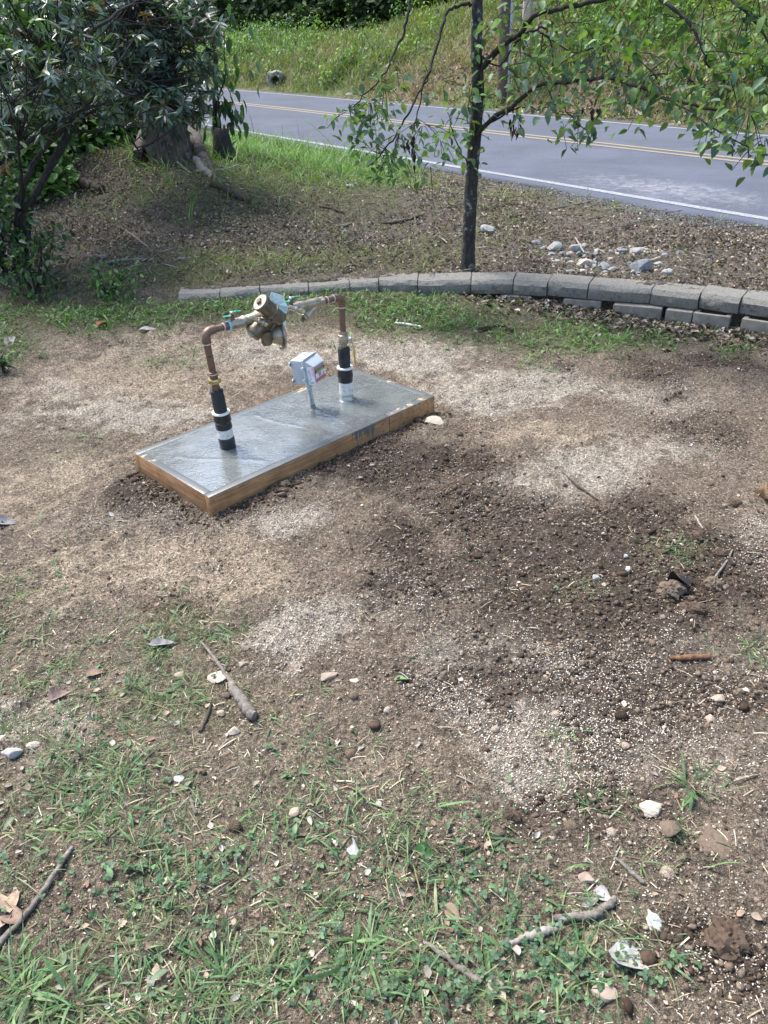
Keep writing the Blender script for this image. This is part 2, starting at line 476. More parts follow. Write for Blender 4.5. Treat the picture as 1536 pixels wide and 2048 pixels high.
GROUND = tag(link('ground', mesh_np('ground', _V, _F, gm, _C, True)), kind='structure')
del _V, _F, _C

# ------------------------------------------------------------------ the road
def strip(name, q0, q1, a0, a1, lift, mat, na=260, nq=2, jag=0.0, seed=0):
    aa = np.linspace(a0, a1, na); qq = np.linspace(q0, q1, nq)
    A, Q = np.meshgrid(aa, qq, indexing='ij')
    if jag:
        e = (fbm(aa, aa * 0 + seed, 1.3, 4, seed) - 0.5) * jag
        Q[:, 0] += e
        e = (fbm(aa, aa * 0 + seed + 9, 1.3, 4, seed) - 0.5) * jag
        Q[:, -1] += e
    x = Q * RD_N[0] + A * RD_D[0]; y = Q * RD_N[1] + A * RD_D[1]
    z = zroad(A) + lift
    V = np.stack([x, y, z], -1).reshape(-1, 3)
    i = np.arange(na - 1)[:, None] * nq + np.arange(nq - 1)[None]
    F = np.stack([i, i + nq, i + nq + 1, i + 1], -1).reshape(-1, 4)
    return mesh_np(name, V, F, mat)
m, t, nd, lk, b = new_mat('asphalt')
v = objco(nd)
n1 = tex_noise(nd, lk, 140, 5, .8, v); n2 = tex_noise(nd, lk, 1.1, 5, .65, v, 0.6); n3 = tex_noise(nd, lk, 9, 6, .75, v, 0.8)
r1 = ramp(nd, lk, n1.outputs['Fac'], [(.3, (.046, .052, .070)), (.55, (.096, .107, .136)), (.75, (.23, .25, .29))])
r2 = ramp(nd, lk, n2.outputs['Fac'], [(.35, .88), (.7, 1.16)])
c = mixc(nd, lk, 1.0, r1.outputs[0], r2.outputs[0], 'MULTIPLY')
# pale dusty scuffs dragged along the near lane
mp = nd.new('ShaderNodeMapping'); mp.inputs['Location'].default_value = (-3.2, -8.6, 0); lk.new(v, mp.inputs[0])
mp2 = nd.new('ShaderNodeMapping'); mp2.inputs['Rotation'].default_value = (0, 0, math.radians(55.6)); lk.new(mp.outputs[0], mp2.inputs[0])
ln = nd.new('ShaderNodeMapping'); ln.inputs['Scale'].default_value = (.36, .9, 0); lk.new(mp2.outputs[0], ln.inputs[0])
gl = nd.new('ShaderNodeTexGradient'); gl.gradient_type = 'SPHERICAL'; lk.new(ln.outputs[0], gl.inputs[0])
sc = ramp(nd, lk, mathn(nd, lk, 'MULTIPLY', mathn(nd, lk, 'POWER', gl.outputs['Fac'], .5), mathn(nd, lk, 'MULTIPLY', n3.outputs['Fac'], 1.35)), [(.50, 0), (.78, .45)])
c = mixc(nd, lk, sc.outputs[0], c, (.38, .38, .40))
lk.new(c, b.inputs['Base Color']); b.inputs['Roughness'].default_value = .9; b.inputs['Specular IOR Level'].default_value = .2
bump(nd, lk, b, n1.outputs['Fac'], .5, .004)
me = strip('road', Q_NEAR, Q_FAR, -14, 80, 0, m, 1400, 24, .22, 3)
bm = bmesh.new(); bm.from_mesh(me)
ret = bmesh.ops.extrude_face_region(bm, geom=bm.faces[:])
for vv in [g for g in ret['geom'] if isinstance(g, bmesh.types.BMVert)]: vv.co.z -= .07
bm.normal_update(); bmesh.ops.recalc_face_normals(bm, faces=bm.faces[:]); bm.to_mesh(me); bm.free()
tag(link('road', me), kind='structure')
def paint(name, c1, c2):
    m, t, nd, lk, b = new_mat(name)
    v = objco(nd); n = tex_noise(nd, lk, 45, 6, .8, v)
    r = ramp(nd, lk, n.outputs['Fac'], [(.42, c2), (.54, c1)]); lk.new(r.outputs[0], b.inputs['Base Color'])
    b.inputs['Roughness'].default_value = .7; bump(nd, lk, b, n.outputs['Fac'], .3, .003); return m
pw = paint('white_road_paint', (.30, .31, .33), (.13, .135, .145)); py_ = paint('yellow_road_paint', (.30, .235, .13), (.15, .14, .125))
for nm, qa, qb, mm in (('edge_line', 6.84, 6.95, pw), ('edge_line', 12.24, 12.34, pw), ('center_line', 9.66, 9.76, py_), ('center_line', 9.90, 10.0, py_)):
    tag(link(nm, strip(nm, qa, qb, -14, 80, .004, mm, 400, 2, .02, 5)), kind='structure')

# ------------------------------------------------------------------ solid helpers
def orient(axis, hint=(0, 0, 1)):
    z = Vector(axis).normalized(); h = Vector(hint)
    if abs(z.dot(h.normalized())) > .98: h = Vector((1, 0, 0))
    x = (h - z * z.dot(h)).normalized(); y = z.cross(x)
    return np.array([x, y, z]).T
def bm_lathe(bm, p0, axis, prof, n=24, hint=(0, 0, 1), sides=None, mi=0, twist=0):
    R = orient(axis, hint); p0 = np.asarray(p0, float); n = sides or n
    rings = []
    for d, r in prof:
        if r < 1e-5: rings.append([bm.verts.new(p0 + R @ np.array([0, 0, d]))]); continue
        rings.append([bm.verts.new(p0 + R @ np.array([r * math.cos(2 * math.pi * k / n + twist), r * math.sin(2 * math.pi * k / n + twist), d])) for k in range(n)])
    for A, B in zip(rings[:-1], rings[1:]):
        for k in range(n):
            k2 = (k + 1) % n
            if len(A) == 1 and len(B) == 1: continue
            if len(A) == 1: f = bm.faces.new((A[0], B[k], B[k2]))
            elif len(B) == 1: f = bm.faces.new((A[k], A[k2], B[0]))
            else: f = bm.faces.new((A[k], A[k2], B[k2], B[k]))
            f.smooth = True; f.material_index = mi
    for ring, rev in ((rings[0], True), (rings[-1], False)):
        if len(ring) > 1:
            f = bm.faces.new(ring[::-1] if rev else ring); f.material_index = mi
def bm_tube(bm, pts, rad, n=10, mi=0, jit=0.0, seed=0, cap=True):
    pts = [np.asarray(p, float) for p in pts]
    rad = [rad] * len(pts) if isinstance(rad, (int, float)) else rad
    rr = np.random.default_rng(seed); rings = []
    px = None
    for i, p in enumerate(pts):
        d = pts[min(i + 1, len(pts) - 1)] - pts[max(i - 1, 0)]
        d = d / (np.linalg.norm(d) + 1e-9)
        if px is None:
            h = np.array([0, 0, 1.]) if abs(d[2]) < .9 else np.array([1., 0, 0])
            px = h - d * d.dot(h)
        px = px - d * d.dot(px); px /= np.linalg.norm(px) + 1e-9
        py = np.cross(d, px)
        rings.append([bm.verts.new(p + rad[i] * (1 + jit * rr.normal()) * (math.cos(2 * math.pi * k / n) * px + math.sin(2 * math.pi * k / n) * py)) for k in range(n)])
    for A, B in zip(rings[:-1], rings[1:]):
        for k in range(n):
            f = bm.faces.new((A[k], A[(k + 1) % n], B[(k + 1) % n], B[k])); f.smooth = True; f.material_index = mi
    if cap:
        bm.faces.new(rings[0][::-1]).material_index = mi; bm.faces.new(rings[-1]).material_index = mi
def bm_box(bm, c, ax, s, bev=0.0, mi=0):
    """box at centre c, axes = columns of ax, full sizes s"""
    b2 = bmesh.new(); bmesh.ops.create_cube(b2, size=1.0)
    for v in b2.verts: v.co = Vector((v.co.x * s[0], v.co.y * s[1], v.co.z * s[2]))
    if bev: bmesh.ops.bevel(b2, geom=b2.edges[:], offset=bev, segments=2, affect='EDGES', profile=.5)
    vm = [bm.verts.new(np.asarray(c) + np.asarray(ax) @ np.array(v.co)) for v in b2.verts]
    b2.verts.index_update()
    for f in b2.faces:
        nf = bm.faces.new([vm[v.index] for v in f.verts]); nf.material_index = mi
    b2.free()
def finish(name, bm, mats, parent=None, sharp=True, ang=40):
    bmesh.ops.recalc_face_normals(bm, faces=bm.faces[:])
    if sharp:
        for e in bm.edges:
            if len(e.link_faces) == 2: e.smooth = e.calc_face_angle(0) < math.radians(ang)
        for f in bm.faces: f.smooth = True
    me = bpy.data.meshes.new(name); bm.to_mesh(me); bm.free()
    for mm in (mats if isinstance(mats, (list, tuple)) else [mats]): me.materials.append(mm)
    o = link(name, me)
    if parent is not None:
        o.parent = parent
        o.matrix_parent_inverse = Matrix.Identity(4)
        # child meshes are written in world coordinates: take the parent's place out
        par = parent; off = Vector((0, 0, 0))
        while par is not None: off += par.location; par = par.parent
        for v in me.vertices: v.co -= off
    return o
def smoothpath(pts, k=6):
    pts = np.asarray(pts, float); n = len(pts)
    if n < 3: return [pts[0] + (pts[-1] - pts[0]) * t for t in np.linspace(0, 1, k)]
    out = []
    for i in range(n - 1):
        p0 = pts[max(i - 1, 0)]; p1 = pts[i]; p2 = pts[i + 1]; p3 = pts[min(i + 2, n - 1)]
        for t in np.linspace(0, 1, k, endpoint=False):
            out.append(.5 * ((2 * p1) + (-p0 + p2) * t + (2 * p0 - 5 * p1 + 4 * p2 - p3) * t * t + (-p0 + 3 * p1 - 3 * p2 + p3) * t ** 3))
    out.append(pts[-1]); return out

# ------------------------------------------------------------------ retaining wall
m_cap = m_noise('weathered_concrete_block', (.075, .071, .062), (.225, .212, .185), 34, .95, 0, 1.0, .012, 120, (.13, .122, .106))
m_capt = m_cap
m_base = m_noise('grey_brown_block', (.125, .114, .096), (.215, .196, .165), 20, .95, 0, .35, .003, 160)
wall = tag(empty('retaining_wall', (0, 5.2, 0)), 'low curved dry-stacked retaining wall of grey concrete cap blocks behind the yard', 'retaining wall')
def wall_pt(s):  # arc length walk from x=-1.9
    return s
xs = np.linspace(-1.75, 4.4, 1400); ysw = wall_y(xs)
S = np.concatenate([[0], np.cumsum(np.hypot(np.diff(xs), np.diff(ysw)))])
def at_s(s, off=0.0):
    x = np.interp(s, S, xs); y = wall_y(x)
    dx, dy = np.interp(s + .05, S, xs) - np.interp(s - .05, S, xs), wall_y(np.interp(s + .05, S, xs)) - wall_y(np.interp(s - .05, S, xs))
    L = math.hypot(dx, dy); tx, ty = dx / L, dy / L
    return np.array([x - ty * off, y + tx * off]), np.array([tx, ty])
def px_s(px):  # the wall position nearest a joint seen in the photo
    best = None
    for s in np.linspace(0, S[-1], 900):
        p, _ = at_s(s); d = np.array([p[0], p[1], ZCAP]) - EYE
        u = 768 + FPX * d.dot(RT) / d.dot(FW)
        if best is None or abs(u - px) < best[0]: best = (abs(u - px), s)
    return best[1]
joints = [px_s(p) for p in (355, 440, 520, 617, 700, 756, 835, 941, 1027, 1095, 1178, 1302, 1400, 1482)]
while joints[-1] < S[-1] - .5: joints.append(joints[-1] + .36)
wr = random.Random(4)
for i, (s0, s1) in enumerate(zip(joints[:-1], joints[1:])):
    s0 += .003; s1 -= .003
    bm = bmesh.new()
    n = 7; h = .092; dep = .215
    lift = wr.uniform(-.004, .004); yaw_j = wr.uniform(-.006, .006)
    for k in range(n + 1):
        pass
    grid = {}
    prof = [(0.0, 0), (-.012, .03), (-.010, .065), (0.004, h - .012), (.018, h), (.10, h + .001), (dep, h), (dep, 0)]
    for k in range(n + 1):
        s = s0 + (s1 - s0) * k / n
        for j, (o_, z_) in enumerate(prof):
            rough = wr.uniform(-.006, .006) if j in (0, 1, 2, 3) else wr.uniform(-.0015, .0015)
            edge = .006 if k in (0, n) and j < 5 else 0
            p, tt = at_s(s, o_ + rough + edge + yaw_j * (k - n / 2))
            grid[k, j] = bm.verts.new((p[0], p[1], ZCAP - h + z_ + lift + (wr.uniform(-.003, .003) if j in (3, 4) else 0)))
    J = len(prof)
    for k in range(n):
        for j in range(J):
            j2 = (j + 1) % J
            bm.faces.new((grid[k, j], grid[k + 1, j], grid[k + 1, j2], grid[k, j2]))
    bm.faces.new([grid[0, j] for j in range(J)]); bm.faces.new([grid[n, j] for j in range(J)][::-1])
    finish('cap_block', bm, m_cap, wall, True, 30)
# base blocks: some solid, some hollow from above
for pa, pb, hollow in ((870, 915, 0), (1000, 1060, 0), (1128, 1205, 0), (1232, 1330, 0), (1340, 1392, 0), (1395, 1470, 1), (1493, 1590, 1)):
    sa, sb = px_s(pa + 2), px_s(pb + 2)
    bm = bmesh.new()
    off = -.055 if pa > 1200 else -.03
    ca, tt = at_s((sa + sb) / 2, off + .09)
    L = (sb - sa) * 1.0; ax = np.array([[tt[0], -tt[1], 0], [tt[1], tt[0], 0], [0, 0, 1]])
    zt = ZCAP - .092 - .008; hb = .17; zc = zt - hb / 2
    if not hollow: bm_box(bm, (ca[0], ca[1], zc), ax, (L, .18, hb), .005)
    else:
        w = .028
        for sx, sy, ex, ey in ((0, -.09 + w / 2, L, w), (0, .09 - w / 2, L, w), (-L / 2 + w / 2, 0, w, .18 - 2 * w - .002), (L / 2 - w / 2, 0, w, .18 - 2 * w - .002)):
            bm_box(bm, np.array([ca[0], ca[1], zc]) + ax @ np.array([sx, sy, 0]), ax, (ex, ey, hb), .003)
    finish('base_block', bm, m_base, wall, True, 30)

# ------------------------------------------------------------------ fresh slab in its timber form
YAW = 0.763624
SU = np.array([math.cos(YAW), math.sin(YAW), 0]); SV = np.array([-math.sin(YAW), math.cos(YAW), 0]); SZ = np.array([0, 0, 1.])
SB = np.array([-0.681594, 2.547442, 0.0]); SL, SW, SH = 1.32295, 0.59295, 0.089
def sp(u, v, z): return SB + SU * u + SV * v + SZ * z
AXS = np.stack([SU, SV, SZ], 1)
m, t, nd, lk, b = new_mat('wet_concrete')
v = nd.new('ShaderNodeTexCoord').outputs['Object']
n1 = tex_noise(nd, lk, 7, 5, .6, v, .4); n2 = tex_noise(nd, lk, 60, 4, .6, v)
r = ramp(nd, lk, n1.outputs['Fac'], [(.3, (.115, .123, .112)), (.7, (.160, .168, .154))])
lk.new(r.outputs[0], b.inputs['Base Color'])
rr = ramp(nd, lk, n1.outputs['Fac'], [(.35, .16), (.65, .34)]); lk.new(rr.outputs[0], b.inputs['Roughness'])
b.inputs['Specular IOR Level'].default_value = .6; b.inputs['Coat Weight'].default_value = 1.0; b.inputs['Coat Roughness'].default_value = .03; b.inputs['Coat IOR'].default_value = 2.3
mp = nd.new('ShaderNodeMapping'); mp.inputs['Rotation'].default_value = (0, 0, YAW + .5); mp.inputs['Scale'].default_value = (1, 2.6, 1); lk.new(v, mp.inputs[0])
n3 = tex_noise(nd, lk, 34, 3, .5, mp.outputs[0], 1.2); n4 = tex_noise(nd, lk, 70, 2, .5, v)
hh = mathn(nd, lk, 'ADD', n3.outputs['Fac'], mathn(nd, lk, 'MULTIPLY', n4.outputs['Fac'], .15))
bp = bump(nd, lk, b, hh, .85, .0016)
lk.new(bp.outputs[0], b.inputs['Coat Normal'])
MAT['wet'] = m
# slab top is a finely divided sheet with trowel ridges
NU, NV = 130, 60
bw = .034
uu = np.linspace(bw, SL - bw, NU); vv = np.linspace(bw, SW - bw, NV)
U, Vv = np.meshgrid(uu, vv, indexing='ij')
def ridge(U, V, u0, v0, u1, v1, w=.006):
    d = np.array([u1 - u0, v1 - v0]); L = np.linalg.norm(d); d /= L
    s = (U - u0) * d[0] + (V - v0) * d[1]; p = -(U - u0) * d[1] + (V - v0) * d[0] + .012 * np.sin(s * 14)
    return np.exp(-(p / w) ** 2) * ((s > 0) & (s < L))
Z = .0015 * (fbm(U, Vv, 10, 4, 71) - .5) * 2 + .0022 * (ridge(U, Vv, .10, .42, .33, .07) + .8 * ridge(U, Vv, .60, .50, .68, .04) + .5 * ridge(U, Vv, .86, .45, .80, .05) + .5 * ridge(U, Vv, 1.02, .45, 1.24, .36))
edge = np.minimum(np.minimum(U - bw, SL - bw - U), np.minimum(Vv - bw, SW - bw - Vv))
Z = Z + SH - .0008
Ptop = SB[None, None] + SU * U[..., None] + SV * Vv[..., None] + SZ * Z[..., None]
Vt = Ptop.reshape(-1, 3); i = np.arange(NU - 1)[:, None] * NV + np.arange(NV - 1)[None]
Ft = np.stack([i, i + NV, i + NV + 1, i + 1], -1).reshape(-1, 4)
# skirt and bottom
loop = [k * NV for k in range(NU)] + [(NU - 1) * NV + k for k in range(1, NV)] + [k * NV + NV - 1 for k in range(NU - 2, -1, -1)] + [k for k in range(NV - 2, 0, -1)]
Vr = Vt[loop].copy(); Vb = Vr.copy(); Vb[:, 2] = -.02; nb = len(Vt); nl = len(loop)
Fs = np.array([(nb + k, nb + nl + k, nb + nl + (k + 1) % nl, nb + (k + 1) % nl) for k in range(nl)])
slab = link('concrete_slab', mesh_np('concrete_slab', np.concatenate([Vt, Vr, Vb]), np.concatenate([Ft, Fs]), MAT['wet'], None, True))
tag(slab, 'freshly poured wet grey concrete slab with troweled glossy top inside its timber form', 'concrete slab')

m, t, nd, lk, b = new_mat('form_lumber')
tc = nd.new('ShaderNodeTexCoord'); v = tc.outputs['Object']
def board_material(name, along, drip):
    m, t, nd, lk, b = new_mat(name)
    tc = nd.new('ShaderNodeTexCoord'); v = tc.outputs['Object']
    mp = nd.new('ShaderNodeMapping'); mp.inputs['Rotation'].default_value = (0, 0, -along)
    lk.new(v, mp.inputs[0])
    mg = nd.new('ShaderNodeMapping'); mg.inputs['Scale'].default_value = (3, 40, 55); lk.new(mp.outputs[0], mg.inputs[0])
    g = tex_noise(nd, lk, 1.6, 6, .65, mg.outputs[0], .6)
    wood = ramp(nd, lk, g.outputs['Fac'], [(.3, (.15, .072, .030)), (.5, (.34, .175, .075)), (.72, (.45, .27, .125))])
    big = tex_noise(nd, lk, 6, 5, .7, v)
    wet = ramp(nd, lk, big.outputs['Fac'], [(.4, .72), (.62, 1.12)])
    c = mixc(nd, lk, 1, wood.outputs[0], wet.outputs[0], 'MULTIPLY')
    # cement wiped over the top edge and run down in places
    geo = nd.new('ShaderNodeNewGeometry'); sx = nd.new('ShaderNodeSeparateXYZ'); lk.new(geo.outputs['Normal'], sx.inputs[0])
    sp_ = nd.new('ShaderNodeSeparateXYZ'); lk.new(mp.outputs[0], sp_.inputs[0])
    topm = mathn(nd, lk, 'GREATER_THAN', sx.outputs['Z'], .7)
    sm = tex_noise(nd, lk, 5.5, 5, .7, v, .5)
    cover = ramp(nd, lk, sm.outputs['Fac'], [(.385, 0), (.43, 1)])
    cem = mathn(nd, lk, 'MULTIPLY', topm, cover.outputs[0])
    c = mixc(nd, lk, mathn(nd, lk, 'MULTIPLY', topm, 1.0), c, (.52, .36, .20))
    c = mixc(nd, lk, cem, c, (.115, .122, .120))
    if drip:
        md = nd.new('ShaderNodeMapping'); md.inputs['Scale'].default_value = (62, 0, 4); lk.new(mp.outputs[0], md.inputs[0])
        dn = tex_noise(nd, lk, 1, 4, .6, md.outputs[0])
        zz = mathn(nd, lk, 'MULTIPLY', sp_.outputs['Z'], 6.5)
        band = nd.new('ShaderNodeMapRange'); band.interpolation_type = 'SMOOTHSTEP'
        off = mathn(nd, lk, 'ABSOLUTE', mathn(nd, lk, 'SUBTRACT', sp_.outputs['X'], drip)); lk.new(off, band.inputs[0])
        band.inputs[1].default_value = .12; band.inputs[2].default_value = .04; band.inputs[3].default_value = 0; band.inputs[4].default_value = 1
        val = mathn(nd, lk, 'MULTIPLY', mathn(nd, lk, 'ADD', mathn(nd, lk, 'MULTIPLY', mathn(nd, lk, 'SUBTRACT', dn.outputs['Fac'], .35), 1.9), zz), band.outputs[0])
        dm = ramp(nd, lk, val, [(.52, 0), (.60, 1)])
        c = mixc(nd, lk, dm.outputs[0], c, (.085, .088, .082))
        lip = mathn(nd, lk, 'GREATER_THAN', mathn(nd, lk, 'ADD', sp_.outputs['Z'], mathn(nd, lk, 'MULTIPLY', sm.outputs['Fac'], .018)), SH + .004)
        c = mixc(nd, lk, lip, c, (.12, .125, .12))
    lk.new(c, b.inputs['Base Color']); lk.new(mathn(nd, lk, 'SUBTRACT', .6, mathn(nd, lk, 'MULTIPLY', cem, .32)), b.inputs['Roughness'])
    bump(nd, lk, b, g.outputs['Fac'], .35, .003)
    return m
def knot(bm): pass
form = tag(empty('timber_form', tuple(sp(0, 0, 0))), 'orange-brown lumber form boards boxed around the wet slab, smeared with cement', 'timber form')
bt = .036
def board(u0, u1, v0, v1, mat):
    bm = bmesh.new(); c = sp((u0 + u1) / 2, (v0 + v1) / 2, SH / 2 - .012)
    bm_box(bm, c, AXS, (u1 - u0, v1 - v0, SH + .022), .003)
    return finish('form_board', bm, mat, form)
mb_long = board_material('form_lumber_long', YAW, 0.84)
mb_end = board_material('form_lumber_end', YAW + math.pi / 2, 0)
board(0, 1.005, 0, bt, mb_long)
board(1.007, SL, -.0015, bt, mb_end)
board(0, SL, SW - bt, SW, mb_end)
board(0, bt, bt + .001, SW - bt - .001, mb_end); board(SL - bt, SL, bt + .001, SW - bt - .001, mb_end)
# a few nail heads on the near board
m_nail = m_noise('nail_steel', (.06, .055, .05), (.15, .14, .13), 80, .5, .7)
for uq in (.018, .99 + .28, .98 - .02):
    bm = bmesh.new()
    for zz in (.022, .062):
        bm = bmesh.new(); bm_lathe(bm, sp(uq, .0005 if uq < .9 else -.001, zz), -SV, [(0, .0032), (.0012, .0030)], 10); finish('nail', bm, m_nail, form)
# ------------------------------------------------------------------ backflow preventer on its copper risers
def onz(px, py, z):
    d = rdir(px, py); return EYE + d * ((z - EYE[2]) / d[2])
m_cu = m_noise('aged_copper', (.07, .042, .032), (.21, .135, .098), 40, .5, .7, .15, .001, 160, (.12, .074, .054))
m_bz = m_noise('cast_bronze', (.15, .125, .09), (.40, .35, .265), 46, .42, .7, .35, .0015, 240, (.26, .22, .16))
m_bzd = m_noise('dark_cast_bronze', (.085, .068, .048), (.22, .18, .13), 46, .48, .7, .35, .0015, 240)
m_br = m_noise('bright_brass', (.38, .29, .13), (.58, .47, .24), 40, .33, .9, .1, .001)
m_solder = m_noise('solder', (.50, .48, .45), (.66, .64, .60), 60, .4, .6)
m_foam = m_noise('black_foam', (.009, .010, .013), (.026, .028, .034), 40, .75, 0, .4, .001, 300)
m_tape = m_noise('black_tape', (.006, .006, .008), (.016, .016, .020), 30, .28, 0, .5, .002, 70)
m_ring = m_noise('off_white_rim', (.62, .60, .55), (.75, .73, .68), 30, .6)
m_yel = m_noise('yellow_vinyl', (.42, .26, .02), (.58, .38, .04), 40, .5)
m_grn = m_noise('green_enamel', (.01, .18, .125), (.025, .28, .20), 40, .35)
m_blue = m_noise('pale_blue_tape', (.16, .42, .48), (.28, .55, .60), 40, .6)
m_steel = m_noise('dull_steel', (.34, .34, .33), (.52, .52, .50), 50, .35, .9)
m, t, nd, lk, b = new_mat('scuffed_white_pipe')
v = objco(nd); n = tex_noise(nd, lk, 55, 5, .7, v); n2 = tex_noise(nd, lk, 24, 4, .6, v)
r = ramp(nd, lk, n.outputs['Fac'], [(.36, (.10, .10, .09)), (.39, (.50, .50, .47)), (.7, (.62, .62, .60))])
c = mixc(nd, lk, ramp(nd, lk, n2.outputs['Fac'], [(.55, 0), (.75, .5)]).outputs[0], r.outputs[0], (.45, .44, .40))
lk.new(c, b.inputs['Base Color']); b.inputs['Roughness'].default_value = .45
m_pvc = m

PL = onz(456, 893, SH); PR = onz(693, 796, SH)
E1 = (PR - PL) * np.array([1, 1, 0]); E1 /= np.linalg.norm(E1)
EN = np.array([E1[1], -E1[0], 0])          # towards the camera
def pp(px, py, off=0.0): return onplane(px, py, PL + EN * off, EN)
BF = tag(empty('backflow_preventer', tuple(PL)), 'bronze backflow preventer on an arch of copper pipe rising from the wet slab', 'backflow preventer')
def unit(v): v = np.asarray(v, float); return v / np.linalg.norm(v)
LB, LT = PL, pp(409, 664)
RB, RTp = PR, pp(682, 593)
def leg_points(B, T): return lambda f: B + (T - B) * f
def frac(B, T, px, py):
    P = pp(px, py); d = T - B; return float((P - B).dot(d) / d.dot(d))
pr = .0145
# left riser
Lf = leg_points(LB, LT); Rf = leg_points(RB, RTp)
dL = unit(LT - LB); dR = unit(RTp - RB); lenL = np.linalg.norm(LT - LB); lenR = np.linalg.norm(RTp - RB)
def part_l(name, prof, mat, B, d, parent=BF, **k):
    bm = bmesh.new(); bm_lathe(bm, B, d, prof, k.get('n', 28), (0, 0, 1), k.get('sides')); return finish(name, bm, mat, parent)
fL = lambda px, py: frac(LB, LT, px, py) * lenL
fR = lambda px, py: frac(RB, RTp, px, py) * lenR
# cross run end points
HL, HR = pp(448, 652), pp(668, 597)
dH = unit(pp(668, 597) - pp(425, 661))
bendL = .034
def elbow(P, d1, d2, name, r=.0185):
    """tight copper elbow around corner P; d1, d2 point away from it along the two pipes"""
    a = P + d1 * bendL; b_ = P + d2 * bendL
    pts = [a + d1 * .012]
    for t in np.linspace(0, 1, 9): pts.append((1 - t) ** 2 * a + 2 * t * (1 - t) * P + t * t * b_)
    pts.append(b_ + d2 * .012)
    bm = bmesh.new(); bm_tube(bm, pts, [r * 1.02] + [r] * 9 + [r * 1.02], 20)
    return finish(name, bm, m_cu, BF)
CL = LT; CR = RTp
dHl = unit(pp(470, 648) - CL); dHr = unit(pp(640, 606) - CR)
elbow(CL, -dL, dHl, 'elbow'); elbow(CR, -dR, dHr, 'elbow')
# risers
zt = fL(430, 786)
part_l('riser_pipe', [(zt - .05, pr), (lenL - bendL, pr)], m_cu, LB, dL)
zr_ = fR(687, 692)
part_l('riser_pipe', [(zr_ - .06, pr), (lenR - bendL, pr)], m_cu, RB, dR)
for d_, B_, z_ in ((dL, LB, fL(421, 750)), (dL, LB, lenL - bendL - .016), (dR, RB, fR(685, 666)), (dR, RB, lenR - bendL - .016)):
    part_l('solder_joint', [(z_ - .0025, pr), (z_ - .0025, pr + .0032), (z_ + .0025, pr + .0032), (z_ + .0025, pr)], m_solder, B_, d_)
# left fittings
zn = fL(424, 763)
part_l('coupling', [(zn - .04, .0165), (zn + .038, .0178), (zn + .04, .0148)], m_cu, LB, dL)
part_l('union_nut', [(zn - .010, .018), (zn - .010, .0265), (zn - .006, .0285), (zn + .006, .0285), (zn + .010, .0265), (zn + .010, .018)], m_br, LB, dL, sides=8)
# sleeves. left: black cut end, white, tape, rim, foam
def wob(z0, z1, r, k=5, j=.0012, seed=0):
    rr = np.random.default_rng(seed); return [(z, r + j * rr.normal()) for z in np.linspace(z0, z1, k)]
z1, z2, z3 = fL(451, 873), fL(444, 858), fL(438, 826)
zf = fL(430, 781)
sl_ = part_l('pipe_sleeve', [(-.03, .0335), (z2 + .01, .0335), (z2 + .01, .026)], m_pvc, LB, dL)
part_l('base_wrap', [(-.01, .0352)] + wob(.001, z1 - .004, .0352, 4, .0008) + [(z1, .0340)], m_tape, LB, dL, sl_)
part_l('tape_wrap', [(z2, .0338)] + wob(z2 + .003, z3 - .004, .0362, 9, .0011, 2) + [(z3, .035)], m_tape, LB, dL)
part_l('collar_rim', [(z3 - .003, .0355), (z3 - .003, .0390), (z3 + .004, .0390), (z3 + .005, .030)], m_ring, LB, dL)
def foam(B, d, z0, z1, r, seed):
    bm = bmesh.new(); bm_lathe(bm, B, d, [(z0, r * .98)] + wob(z0 + .005, z1 - .003, r, 8, .0007, seed) + [(z1, r * .97), (z1, r * .62), (z1 - .02, r * .60)], 32)
    # the lengthwise slit
    R = orient(d); 
    return finish('foam_sleeve', bm, m_foam, BF)
foam(LB, dL, z3 - .03, zf, .0285, 3)
# right: white pipe, tape, rim, foam
z2r, z3r, zfr = fR(691, 763), fR(690, 735), fR(688, 694)
slr = part_l('pipe_sleeve', [(-.03, .0335), (z2r + .02, .0335), (z2r + .02, .026)], m_pvc, RB, dR)
part_l('cement_skirt', [(-.004, .042), (.004, .0375), (.020, .0345), (.026, .0336)], MAT['wet'], RB, dR, slr)
part_l('tape_wrap', [(z2r, .0340)] + wob(z2r + .004, z3r - .004, .0372, 9, .0012, 5) + [(z3r, .036)], m_tape, RB, dR)
part_l('collar_rim', [(z3r - .003, .0360), (z3r - .003, .0395), (z3r + .004, .0395), (z3r + .005, .030)], m_ring, RB, dR)
foam(RB, dR, z3r - .03, zfr, .0285, 6)
bm = bmesh.new(); sdir_ = unit(np.array([-.3, -1, 0])); bm_box(bm, RB + dR * ((z3r + zfr) / 2 + .004) + sdir_ * .0288, np.stack([np.cross(sdir_, dR), sdir_, dR], 1), (.0022, .003, zfr - z3r - .004)); finish('foam_slit', bm, m_tape, BF)
